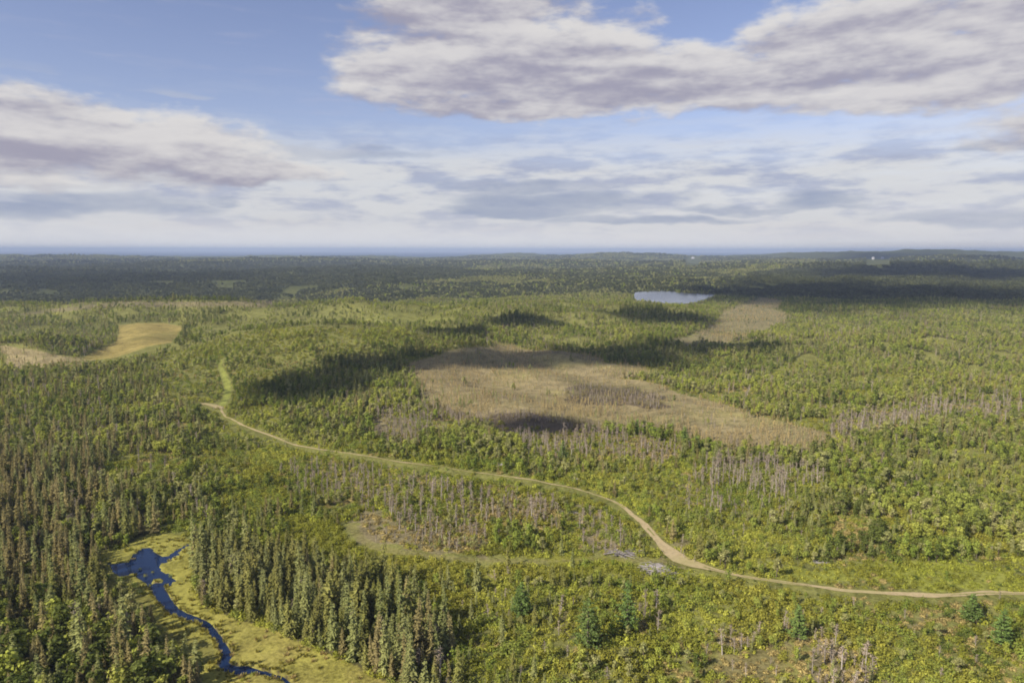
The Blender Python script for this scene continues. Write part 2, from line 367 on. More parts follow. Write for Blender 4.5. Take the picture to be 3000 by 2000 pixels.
# ------------------------------------------------------------------ mesh building from arrays of quads
class Q:
    def __init__(s): s.v = []; s.f = []; s.n = 0; s.mi = []
    def quads(s, arr, mi=0):                 # arr (k,4,3)
        k = len(arr); s.v.append(arr.reshape(-1, 3)); s.f.append(np.arange(s.n, s.n+4*k).reshape(-1, 4)); s.n += 4*k
        s.mi.append(np.full(k, mi))
    def tube(s, pts, rad, sides=5, mi=0):
        pts = np.asarray(pts, float); a = np.linspace(0, 2*np.pi, sides, endpoint=False)
        rings = []
        for i, p in enumerate(pts):
            d = pts[min(i+1, len(pts)-1)]-pts[max(i-1, 0)]; d = d/np.linalg.norm(d)
            u = np.cross(d, (0, 1, 0) if abs(d[1]) < .9 else (1, 0, 0)); u /= np.linalg.norm(u); w = np.cross(d, u)
            rings.append(p+rad[i]*(np.cos(a)[:, None]*u+np.sin(a)[:, None]*w))
        V = np.concatenate(rings); F = []
        for i in range(len(pts)-1):
            for j in range(sides): F.append((i*sides+j, i*sides+(j+1) % sides, (i+1)*sides+(j+1) % sides, (i+1)*sides+j))
        s.v.append(V); s.f.append(np.array(F)+s.n); s.n += len(V); s.mi.append(np.full(len(F), mi))
    def mesh(s, name, mats, smooth=False):
        v = np.concatenate(s.v).astype(np.float32); f = np.concatenate(s.f).astype(np.int32); mi = np.concatenate(s.mi)
        return mesh_from(name, v, f, mats, mi, smooth)
    def join(s, o, shift=0):
        for v, f, m in zip(o.v, o.f, o.mi): s.v.append(v); s.f.append(f+s.n); s.mi.append(m+shift)
        s.n += o.n
def mesh_from(name, v, f, mats, mi=None, smooth=False):
    me = bpy.data.meshes.new(name)
    me.vertices.add(len(v)); me.vertices.foreach_set('co', np.asarray(v, np.float32).ravel())
    me.loops.add(f.size); me.loops.foreach_set('vertex_index', f.astype(np.int32).ravel())
    me.polygons.add(len(f)); me.polygons.foreach_set('loop_start', np.arange(0, f.size, f.shape[1], dtype=np.int32))
    for m in mats: me.materials.append(m)
    if mi is not None: me.polygons.foreach_set('material_index', np.asarray(mi, np.int32))
    if smooth: me.polygons.foreach_set('use_smooth', np.ones(len(f), bool))
    me.update(calc_edges=True); return me
def cards(c, nrm, size, g, aspect=1.0):
    """irregular leaf quads centred at c, facing nrm"""
    k = len(c); nrm = nrm/np.linalg.norm(nrm, axis=1, keepdims=True)
    r = g.normal(size=(k, 3)); u = np.cross(nrm, r); u /= np.linalg.norm(u, axis=1, keepdims=True); w = np.cross(nrm, u)
    size = np.asarray(size)*np.ones(k); u = u*(size*aspect)[:, None]; w = w*size[:, None]
    j = g.uniform(.55, 1.1, size=(k, 4, 1))
    return np.stack([c-u*j[:, 0]-w*.2, c-w*j[:, 1], c+u*j[:, 2]+w*.2, c+w*j[:, 3]], 1)
def obj(name, me, parent=None):
    o = bpy.data.objects.new(name, me); COL.objects.link(o)
    if parent is not None: o.parent = parent
    return o
def tag(o, label=None, cat=None, group=None, kind=None):
    if label: o['label'] = label
    if cat: o['category'] = cat
    if group: o['group'] = group
    if kind: o['kind'] = kind
    return o

# ---- tree kinds; each returns (crown Q, trunk Q), unit: metres, base at the origin
def spruce(seed, H=10.0, Rm=1.15, tiers=26, per=9, lod=0):
    g = np.random.default_rng(seed); q = Q(); lean = g.normal(0, .012, 2)
    A = []
    top_club = g.uniform(0, .5)
    for k in range(tiers):
        tt = k/(tiers-1); z = H*(.10+.88*tt); r = Rm*((1-tt)**.75*.95+.09)*g.uniform(.6, 1.2)
        if tt > .8: r *= (1+top_club*.5)
        n = per if tt < .85 else max(3, per-2)
        for b in range(n):
            if g.random() < .12: continue
            a = g.uniform(0, 6.28); rr = r*g.uniform(.65, 1.25); dr = -rr*g.uniform(.15, .7)
            d = np.array([math.cos(a), math.sin(a), 0]); sdir = np.array([-d[1], d[0], 0]); w = rr*g.uniform(.14, .28)+.05
            base = np.array([0, 0, z]); tip = base+d*rr+np.array([0, 0, dr]); mid = base+d*rr*.55+np.array([0, 0, dr*.3])
            A.append([base, mid+sdir*w-np.array([0,0,w*.5]), tip, mid-sdir*w-np.array([0,0,w*.5])])
            if lod == 0:
                A.append([mid, mid+d*w*.4-np.array([0,0,w*1.1]), mid+d*w*1.4-np.array([0,0,w*.9]), mid+d*w*.9+np.array([0,0,.12])])
    A = np.array(A); A[:, :, 0] += lean[0]*A[:, :, 2]; A[:, :, 1] += lean[1]*A[:, :, 2]
    # close the top with a leader
    q.quads(A)
    tr = Q(); tr.tube([(0,0,-.4),(lean[0]*H*.5,lean[1]*H*.5,H*.5),(lean[0]*H,lean[1]*H,H*1.0)], [.13,.085,.02], 5)
    return q, tr
def broad(seed, H=5.0, Rm=1.9, lobes=8, n=330, leaf=.24, zlo=.18):
    g = np.random.default_rng(seed); q = Q(); C = []; Nn = []
    L = []
    for i in range(lobes):
        a = g.uniform(0, 6.28); hh = g.uniform(zlo+.15, .86); rr = Rm*g.uniform(0, .62)*(1.15-hh*.6)
        L.append((np.array([math.cos(a)*rr, math.sin(a)*rr, hh*H]), Rm*g.uniform(.32, .58)*(1.2-hh*.5)))
    L.append((np.array([0, 0, H*.78]), Rm*.5))
    wts = np.array([l[1]**2 for l in L]); wts /= wts.sum()
    for i in g.choice(len(L), n, p=wts):
        c, r = L[i]; d = g.normal(size=3); d[2] = d[2]*.8+.25; d /= np.linalg.norm(d)
        C.append(c+d*r*g.uniform(.45, 1.08)*np.array([1, 1, .9])); Nn.append(d+g.normal(size=3)*.45+np.array([0, 0, .25]))
    C = np.array(C); C[:, 2] = np.maximum(C[:, 2], .05)
    q.quads(cards(C, np.array(Nn), g.uniform(.65, 1.3, n)*leaf*Rm/1.9, g))
    tr = Q(); tr.tube([(0,0,-.4),(g.normal(0,.1),g.normal(0,.1),H*.4),(g.normal(0,.2),g.normal(0,.2),H*.75)], [.11,.08,.03], 5)
    for i in range(4):
        c = L[i][0]; tr.tube([(0,0,H*.22),tuple(c*np.array([.5,.5,.75])),tuple(c)], [.06,.045,.02], 4)
    return q, tr
def shrub(seed, H=1.3, Rm=1.1, n=120, leaf=.17):
    g = np.random.default_rng(seed); q = Q()
    d = g.normal(size=(n, 3)); d[:, 2] = np.abs(d[:, 2]); d /= np.linalg.norm(d, axis=1, keepdims=True)
    bump = 1+.3*np.sin(3*np.arctan2(d[:, 1], d[:, 0])+g.uniform(0, 6))*np.sin(4*d[:, 2]+g.uniform(0, 6))
    C = d*np.array([Rm, Rm, H])*(bump*g.uniform(.5, 1.05, n))[:, None]
    q.quads(cards(C, d+g.normal(size=(n, 3))*.5, g.uniform(.7, 1.4, n)*leaf, g)); return q
def bogtree(seed, H=5.0, Rm=.7, n=150):
    g = np.random.default_rng(seed); q = Q()
    tt = g.uniform(0, 1, n)**.9; z = H*(.12+.86*tt); r = Rm*(1-tt)**.8*g.uniform(.2, 1.1, n)+.04; a = g.uniform(0, 6.28, n)
    C = np.stack([r*np.cos(a), r*np.sin(a), z], 1); N_ = np.stack([np.cos(a), np.sin(a), g.uniform(.2, 1.2, n)], 1)+g.normal(size=(n, 3))*.4
    q.quads(cards(C, N_, g.uniform(.12, .22, n), g))
    tr = Q(); tr.tube([(0,0,-.3),(0,0,H*.5),(0,0,H)], [.07,.05,.015], 4); return q, tr
def snag(seed, H=7.0, nb=16, spread=1.0, tw=46):
    g = np.random.default_rng(seed); tr = Q(); br = Q()
    lx, ly = g.normal(0, .05, 2)*H*.5
    tr.tube([(0,0,-.4),(lx*.3,ly*.3,H*.35),(lx*.7,ly*.7,H*.7),(lx,ly,H)], [.15,.12,.08,.02], 5)
    ends = []
    for i in range(nb):
        h = H*g.uniform(.25, .95); f = h/H; p0 = np.array([lx*f, ly*f, h]); a = g.uniform(0, 6.28); ln = spread*g.uniform(.4, 1.2)*(1.25-f*.75)
        p1 = p0+np.array([math.cos(a)*ln*.6, math.sin(a)*ln*.6, ln*g.uniform(.0, .5)]); p2 = p0+np.array([math.cos(a)*ln, math.sin(a)*ln, ln*g.uniform(.2, 1.1)])
        br.tube([p0, p1, p2], [.05, .035, .012], 3); ends += [(p0, p1), (p1, p2)]
    A = []
    for i in range(tw):
        p, e = ends[g.integers(len(ends))]; s = p+(e-p)*g.random(); d = g.normal(size=3); d[2] = abs(d[2])*.9; d = d/np.linalg.norm(d)*g.uniform(.3, .8)
        w = np.cross(d, g.normal(size=3)); w = w/np.linalg.norm(w)*.055; A.append([s-w, s+d*.6-w*1.2, s+d, s+w])
    if A: br.quads(np.array(A), 0)
    return br, tr
def pine(seed, H=12.0, Rm=4.0, tiers=9):
    g = np.random.default_rng(seed); q = Q(); tr = Q(); C = []; N_ = []
    tr.tube([(0,0,-.5),(.1,.05,H*.5),(0,.1,H*.97)], [.28,.17,.03], 7)
    for k in range(tiers):
        tt = k/(tiers-1); z0 = H*(.16+.76*tt); r = Rm*(1-tt*.86)**.8*g.uniform(.8, 1.12)
        if k == 0: r *= .8
        nb = int(8-3*tt)
        for b in range(nb):
            a = 6.283*b/nb+g.uniform(-.3, .3); rr = r*g.uniform(.65, 1.15); tip = np.array([math.cos(a)*rr, math.sin(a)*rr, z0+rr*g.uniform(.02, .22)])
            base = np.array([0, 0, z0-.2]); tr.tube([base, (base+tip)/2-np.array([0,0,.05*rr]), tip], [.06, .045, .015], 3)
            n = int(20+26*rr/Rm)
            s = g.uniform(.22, 1.03, n); c = base+(tip-base)*s[:, None]+g.normal(size=(n, 3))*np.array([.3, .3, .10])*(.35+rr*.22)
            C.append(c); N_.append(g.normal(size=(n, 3))*np.array([.55, .55, .3])+np.array([0, 0, 1.0]))
    C.append(np.stack([g.normal(0, .25, 30), g.normal(0, .25, 30), H*g.uniform(.9, 1.02, 30)], 1)); N_.append(g.normal(size=(30, 3)))
    C = np.concatenate(C); N_ = np.concatenate(N_)
    q.quads(cards(C, N_, g.uniform(.16, .32, len(C)), g)); return q, tr

# ------------------------------------------------------------------ ground
def ribbon_mesh(line, lift, name, mats, rough=0.0, seed=1, cols=5):
    x, y, w = line; g = np.random.default_rng(seed)
    dx, dy = np.gradient(x), np.gradient(y); l = np.hypot(dx, dy); nx, ny = -dy/l, dx/l
    V = []
    def wander(k): q = np.convolve(g.normal(size=len(x)+k-1), np.ones(k)/k, 'valid')*math.sqrt(k)/2.4; return q
    wob = (wander(5)*.6+wander(21)*.6)*rough; wob2 = (wander(5)*.6+wander(21)*.6)*rough
    for j in range(cols):
        s = (j/(cols-1)-.5); ww = w*s+np.clip(np.where(s < 0, wob, wob2), -w*.3, w*.5)*abs(s)*2
        px, py = x+nx*ww, y+ny*ww
        V.append(np.stack([px, py, height(px, py)+lift], 1))
    V = np.stack(V, 1).reshape(-1, 3); F = []; mi = []
    crown = vnoise(x, y, 7, 5)*.6+vnoise(x, y, 28, 6)*.6
    for i in range(len(x)-1):
        for j in range(cols-1):
            F.append((i*cols+j, i*cols+j+1, (i+1)*cols+j+1, (i+1)*cols+j))
            mi.append(1 if (len(mats) > 1 and cols//2-1 <= j <= cols//2 and crown[i] > .66 and w[i] < 3.4) else 0)
    return mesh_from(name, V, np.array(F), mats, mi, True)

APEX = -170.0
nr_, nc_ = 1500, 1000
rad = [70.0]
while len(rad) < nr_: rad.append(rad[-1] + max(0.55, rad[-1]*0.0030 if rad[-1] < 1200 else rad[-1]*0.0062))
rad = np.array(rad)
rad = rad[rad < 13000]
if rad[-1] < 12000: rad = np.r_[rad, np.geomspace(rad[-1]*1.01, 14000, 40)]
ang = np.linspace(R(-62), R(62), nc_)
RR, AA = np.meshgrid(rad, ang, indexing='ij')
gx = RR*np.sin(AA); gy = APEX+RR*np.cos(AA); gz = height(gx, gy)
px_, py_ = proj(gx, gy, gz)
near = (RR < 2600)
jx = (fbm(gx, gy, 16, 91, 3)-.5)*22; jy = (fbm(gx, gy, 16, 92, 3)-.5)*30
jpx, jpy = proj(gx+jx, gy+jy, gz)
gcol = np.empty(gx.shape+(3,)); gcol[:] = (.15,.15,.05)
ff_ = sm(RR, 900, 2200)[..., None]; gcol = gcol*(1-ff_)+np.array((.075,.085,.035))*ff_
f1 = fbm(gx, gy, 60, 5)[..., None]; gcol = gcol*(1-f1*.5)+np.array((.20,.20,.05))*f1*.5*1.3*(1-.6*ff_)
def anyp_(a, b, L):
    m = np.zeros(a.shape, bool)
    for p in L: m |= inpoly(a, b, p)
    return m
def paint(mask, col, a=1.0): gcol[mask] = gcol[mask]*(1-a)+np.array(col)*a
for p in SNAGS: paint(near & inpoly(jpx, jpy, p), (.20,.165,.10), .7)
paint(near & inpoly(jpx, jpy, GRASSY), (.18,.18,.035))
paint(near & inpoly(jpx, jpy, LIME), (.22,.23,.045))
for p in SOIL: paint(near & inpoly(jpx, jpy, p), (.22,.18,.10), .6)
paint(near & inpoly(px_, py_, MARSH), (.27,.25,.058))
bogx, bogy = px_+(fbm(gx, gy, 40, 31, 4)-.5)*95, py_+(fbm(gx, gy, 40, 32, 4)-.5)*34
for p in (BOG, BOGTOP, BOG3): paint(near & inpoly(bogx, bogy, p), (.285,.235,.12))
paint(near & inpoly(jpx, jpy, BOG2), (.21,.185,.095))
bm2 = near & (inpoly(bogx, bogy, BOG) | inpoly(bogx, bogy, BOGTOP)); fb = np.clip((fbm(gx, gy, 55, 71, 4)-.42)*4, 0, 1)[..., None]; gcol[bm2] = (gcol*(1-fb*.75)+np.array((.20,.165,.085))*fb*.75)[bm2]
bs2 = near & anyp_(jpx, jpy, BOGSTRIP); gcol[bs2] = (.125,.10,.065)
fb = np.clip((fbm(gx, gy, 40, 73, 4)-.55)*5, 0, 1)[..., None]; gcol[bm2] = (gcol*(1-fb*.7)+np.array((.33,.29,.11))*fb*.7)[bm2]
paint(near & inpoly(px_, py_, MEADOW), (.27,.22,.075))
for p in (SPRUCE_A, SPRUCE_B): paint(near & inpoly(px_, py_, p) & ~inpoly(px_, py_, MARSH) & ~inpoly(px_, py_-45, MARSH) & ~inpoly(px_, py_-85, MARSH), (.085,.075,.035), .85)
paint(near & ~inpoly(px_, py_, MARSH) & (inpoly(px_, py_-45, MARSH) | inpoly(px_, py_-85, MARSH)) & inpoly(px_, py_, SPRUCE_A), (.20,.185,.05), .8)
# marsh tones: straw towards the lower right, lime at the pond
mm = near & inpoly(px_, py_, MARSH)
ff = np.clip(fbm(gx, gy, 14, 33)*1.6-.5, 0, 1)*np.clip((px_-600)/450, 0, 1)
gcol[mm] = (gcol*(1-ff[..., None])+np.array((.30,.22,.10))*ff[..., None])[mm]
mr = near & (RR < 2200)
for line, w_, c_, a_ in ((road_line, 1.3, (.175,.175,.048), .75), (track_line, -1.2, (.20,.18,.07), .7), (track2_line, 0, (.19,.19,.06), .9), (cut_line, -.4, (.24,.26,.06), .95), (spur_line, .6, (.30,.22,.14), .9)):
    sx = slice(None); d = dist_line(gx[mr], gy[mr], line)
    tmp = np.full(gx.shape, 1e3); tmp[mr] = d
    paint(tmp < w_, c_, a_)
# carve the beds of the pond, the stream and the lake
bed = np.full(gx.shape, 1e3)
mn = (RR < 700) & (gx > -200) & (gx < 20) & (gy > 60) & (gy < 400)
bed[mn] = np.minimum(dist_line(gx[mn], gy[mn], stream_line), dist_line(gx[mn], gy[mn], side_line))
inp = np.zeros(gx.shape, bool)
jj = (vnoise(gx[mn], gy[mn], 2.2, 7)-.5)*.9
inp[mn] = inpoly(gx[mn]+jj, gy[mn]+jj, [tuple(p) for p in pond_w]) & ~inpoly(gx[mn], gy[mn], [tuple(p) for p in isle_w])
carve = np.where(inp, 1.0, np.clip(.35-bed, 0, .7)*1.3)
gz = gz-np.where(carve > 0, carve*.75, 0)
ml = (RR < 2000) & (gx > 100) & (gx < 520) & (gy > 900) & (gy < 1600)
il = np.zeros(gx.shape, bool); il[ml] = inpoly(gx[ml], gy[ml], [tuple(p) for p in lake_w]); gz = gz-np.where(il, 1.6, 0)
so_ = near & inpoly(px_, py_, [(2040,1900),(2330,1890),(2330,2000),(2040,2000)]); gcol[so_] = gcol[so_]*.5+np.array((.19,.17,.05))*.5
rim = (carve > 0) & (carve < .3); gcol[rim] = (.10,.08,.05)
nr2, nc2 = gx.shape
ii = (np.arange(nr2-1)[:, None]*nc2+np.arange(nc2-1)[None, :])
F = np.stack([ii, ii+1, ii+1+nc2, ii+nc2], -1).reshape(-1, 4)
M_ground, t = mat('ground_cover')
at_ = t.nodes.new('ShaderNodeAttribute'); at_.attribute_name = 'ground_tint'
geo = t.nodes.new('ShaderNodeNewGeometry'); pos = geo.outputs['Position']
n1 = noise(t, pos, .9, 6, .65); n2 = noise(t, pos, .12, 5, .6); n3 = noise(t, pos, .012, 5, .6)
k = (n1.step(.25, .75)*.8 + n2.step(.3, .7)*.5 + .35)
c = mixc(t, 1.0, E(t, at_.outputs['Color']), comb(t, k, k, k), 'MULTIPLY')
c = mixc(t, n3.step(.45, .7)*.25, c, (.10,.12,.035))
c = mixc(t, n1.op('MULTIPLY', n2).step(.30, .42)*.35, c, (.20,.17,.05))
bs = t.nodes.new('ShaderNodeBsdfDiffuse'); t.links.new(c.k, bs.inputs[0])
bm_ = t.nodes.new('ShaderNodeBump'); bm_.inputs['Strength'].default_value = .7; bm_.inputs['Distance'].default_value = .5
t.links.new(n1.k, bm_.inputs['Height']); t.links.new(bm_.outputs[0], bs.inputs['Normal']); out_surf(t, bs.outputs[0])
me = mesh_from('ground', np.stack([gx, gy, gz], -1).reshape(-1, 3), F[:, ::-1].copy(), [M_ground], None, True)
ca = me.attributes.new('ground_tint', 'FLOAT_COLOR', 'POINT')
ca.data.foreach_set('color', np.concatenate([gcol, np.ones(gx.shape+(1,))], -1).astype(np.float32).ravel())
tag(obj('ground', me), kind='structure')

# roads
M_road, t = mat('track_dirt')
geo = t.nodes.new('ShaderNodeNewGeometry'); pos = geo.outputs['Position']
n1 = noise(t, pos, .8, 6, .65); n2 = noise(t, pos, .07, 3)
c = mixc(t, n1.step(.3, .7), (.34,.27,.15), (.46,.37,.21)); c = mixc(t, n2.step(.42, .68)*.55, c, (.33,.30,.12))
n4 = noise(t, pos, 4.0, 3); c = mixc(t, n4.step(.55, .75)*.35, c, (.20,.16,.10))
bs = t.nodes.new('ShaderNodeBsdfDiffuse'); t.links.new(c.k, bs.inputs[0]); out_surf(t, bs.outputs[0])
M_verge, t = mat('track_grass')
geo = t.nodes.new('ShaderNodeNewGeometry'); n1 = noise(t, geo.outputs['Position'], 1.2, 5, .6); c = mixc(t, n1.step(.35, .65), (.16,.17,.045), (.27,.24,.10))
bs = t.nodes.new('ShaderNodeBsdfDiffuse'); t.links.new(c.k, bs.inputs[0]); out_surf(t, bs.outputs[0])
tag(obj('dirt_track', ribbon_mesh(road_line, .10, 'dirt_track', [M_road, M_verge], .8, 1, 9)), kind='structure')
tag(obj('side_track', ribbon_mesh(spur_line, .11, 'side_track', [M_road], .7, 2)), kind='structure')

# water
def water_mat(name, base, rough, bump, scale):
    m, t = mat(name); b = t.nodes.new('ShaderNodeBsdfPrincipled'); b.inputs['Base Color'].default_value = base+(1,); b.inputs['Roughness'].default_value = rough
    b.inputs['IOR'].default_value = 1.33; b.inputs['Specular IOR Level'].default_value = .65
    geo = t.nodes.new('ShaderNodeNewGeometry'); n = noise(t, geo.outputs['Position'], scale, 3)
    bp = t.nodes.new('ShaderNodeBump'); bp.inputs['Strength'].default_value = bump; bp.inputs['Distance'].default_value = .1; t.links.new(n.k, bp.inputs['Height'])
    t.links.new(bp.outputs[0], b.inputs['Normal']); out_surf(t, b.outputs[0]); return m
M_pond = water_mat('pond_water', (.007,.019,.056), .04, .05, 1.0)
M_lake = water_mat('lake_water', (.15,.165,.18), .22, .3, .3)
M_sea, t = mat('sea_water'); b = t.nodes.new('ShaderNodeBsdfDiffuse'); b.inputs[0].default_value = (.035,.06,.11,1); out_surf(t, b.outputs[0])
def flat_poly(name, pts, z, m):
    bmv = [(p[0], p[1], z) for p in pts]; me = bpy.data.meshes.new(name); me.from_pydata(bmv, [], [list(range(len(bmv)))]); me.materials.append(m); me.update(); return me
def grow_(pts, d):
    c_ = pts.mean(0); v = pts-c_; l = np.hypot(*v.T)[:, None]; return pts+v/l*d
zp = -1.5-.22
xs = np.concatenate([pond_w[:, 0]]); 
bx0, by0 = pond_w.min(0)-3; bx1, by1 = pond_w.max(0)+3; by0 -= 6; bx1 += 5
ss_ = stream_line[1] > by0-1; print('pond', bx0, by0, bx1, by1)
tag(obj('pond', flat_poly('pond', [(bx0,by0),(bx1,by0),(bx1,by1),(bx0,by1)], zp, M_pond)), kind='structure')
sx_, sy_, sw_ = stream_line
sw2 = (sx_, sy_, sw_+1.6)
me = ribbon_mesh(sw2, 0, 'stream', [M_pond]); co = np.empty(len(me.vertices)*3, np.float32); me.vertices.foreach_get('co', co); co[2::3] = zp+.004; me.vertices.foreach_set('co', co)
tag(obj('stream', me), kind='structure')
tag(obj('lake', flat_poly('lake', grow(lake_w, 4), float(height(300, 1240))-.6, M_lake)), kind='structure')
tag(obj('sea', flat_poly('sea', [(-39000,6500),(39000,6500),(39000,39500),(-39000,39500)], -12, M_sea)), kind='structure')

# ------------------------------------------------------------------ vegetation prototypes (mesh data only)
def merged(cq, tq, name, cm, tm):
    q = Q(); q.join(cq, 0)
    if tq is not None: q.join(tq, 1)
    return q.mesh(name, [cm, tm])
KIND = {}            # kind -> list of variants (crown mesh, trunk mesh, merged mesh)
def add_kind(kind, makers, parts=('crown', 'trunk')):
    V = []
    for cq, tq, cm, tm in makers:
        if tq is None: me = cq.mesh(kind, [cm]); V.append((me, None, me))
        else: V.append((cq.mesh(kind+'_'+parts[0], [cm]), tq.mesh(kind+'_'+parts[1], [tm]), merged(cq, tq, kind+'_whole', cm, tm)))
    KIND[kind] = (V, parts)
mk = []
for i, (c_, H_, R_) in enumerate([('spruce_olive',10,1.55),('spruce_olive',8.2,1.35),('spruce_brown',9.5,1.3),('spruce_brown',7.6,1.1),('spruce_grey',10.5,1.5),('spruce_grey',8.2,1.5),('leaf_dark',10.5,1.5)]):
    a, b = spruce(20+i, H_, R_); mk.append((a, b, LM[c_], M_bark))
add_kind('spruce_tree', mk)
mk = []
for i, (c_, H_, R_) in enumerate([('leaf_green',5,1.7),('leaf_green',4.2,1.6),('leaf_lime',4.6,1.7),('leaf_dark',5.2,1.8),('leaf_pale',5,1.5),('leaf_pale',4.2,1.6),('leaf_lime',3.8,1.5)]):
    a, b = broad(40+i, H_, R_); mk.append((a, b, LM[c_], M_bark))
add_kind('broadleaf_tree', mk)
mk = []
for i in range(5):
    a, b = snag(60+i, 4.8+i*.85, 18+i, .85, 110); mk.append((a, b, LM['twigs'], M_dead))
add_kind('dead_tree', mk, ('branches', 'trunk'))
mk = []
for i, (c_, H_, R_) in enumerate([('shrub_moss',1.2,1.2),('shrub_moss',1.6,1.0),('shrub_lime',1.0,1.2),('shrub_lime',.8,1.1),('shrub_straw',.7,1.0),('leaf_green',1.7,1.3),('leaf_dark',1.3,1.2)]):
    mk.append((shrub(80+i, H_, R_), None, LM[c_], None))
add_kind('bush', mk)
mk = []
for i, (H_, R_) in enumerate([(4.6,.7),(3.6,.6),(5.4,.75)]):
    a, b = bogtree(95+i, H_, R_); mk.append((a, b, LM['bog_tan'] if i < 2 else LM['leaf_pale'], M_dead))
add_kind('tamarack', mk)
def tuft(seed, n=34):
    g = np.random.default_rng(seed); q = Q(); a = g.uniform(0, 6.28, n); r = g.uniform(0, .45, n); h = g.uniform(.25, .55, n); A = []
    for i in range(n):
        p = np.array([math.cos(a[i])*r[i], math.sin(a[i])*r[i], 0]); d = np.array([math.cos(a[i])*.35, math.sin(a[i])*.35, 1.0])*h[i]; w = np.array([-math.sin(a[i]), math.cos(a[i]), 0])*.07
        A.append([p-w, p+w, p+d+w*.4, p+d-w*.4])
    q.quads(np.array(A)); return q
LM['sedge'] = leaf_mat('sedge', (.17,.165,.035), (.21,.20,.045), .4, .2)
LM['sedge_straw'] = leaf_mat('sedge_straw', (.23,.195,.075), (.27,.225,.09), .4, .2)
add_kind('marsh_grass', [(tuft(131), None, LM['sedge'], None), (tuft(132), None, LM['sedge'], None), (tuft(133), None, LM['sedge_straw'], None)])
mk = []                                    # far forest: coarser crowns
for i, (c_, H_, R_) in enumerate([('far_dark',9,4.2),('far_green',8,4.5),('leaf_pale',7,4.0),('leaf_green',7,4.2)]):
    a, b = broad(110+i, H_, R_, 7, 90, .55, .0); mk.append((a, None, LM[c_], None))
add_kind('far_forest', mk)

# ------------------------------------------------------------------ where everything grows
AREA = R(84)
def ring(d0, d1, sp):
    """jittered grid in the wedge the camera can see (and a little more)"""
    half = math.tan(AREA/2)
    xs = np.arange(-d1*half, d1*half, sp); ys = np.arange(0, d1, sp*1.0)
    gx, gy = np.meshgrid(xs, ys); gx = gx+rng.uniform(-.48, .48, gx.shape)*sp; gy = gy+rng.uniform(-.48, .48, gy.shape)*sp
    r = np.hypot(gx, gy); m = (r >= d0) & (r < d1) & (np.abs(gx) < (gy+25)*half)
    return gx[m], gy[m]
DEC = dict(spruce_tree=[], broadleaf_tree=[], dead_tree=[], bush=[], tamarack=[], far_forest=[])
MEAN_H = dict(spruce_tree=9.5, broadleaf_tree=4.7, dead_tree=7, bush=1.3, tamarack=4.5, far_forest=8)
def anyp(px, py, L):
    m = np.zeros(px.shape, bool)
    for p in L: m |= inpoly(px, py, p)
    return m
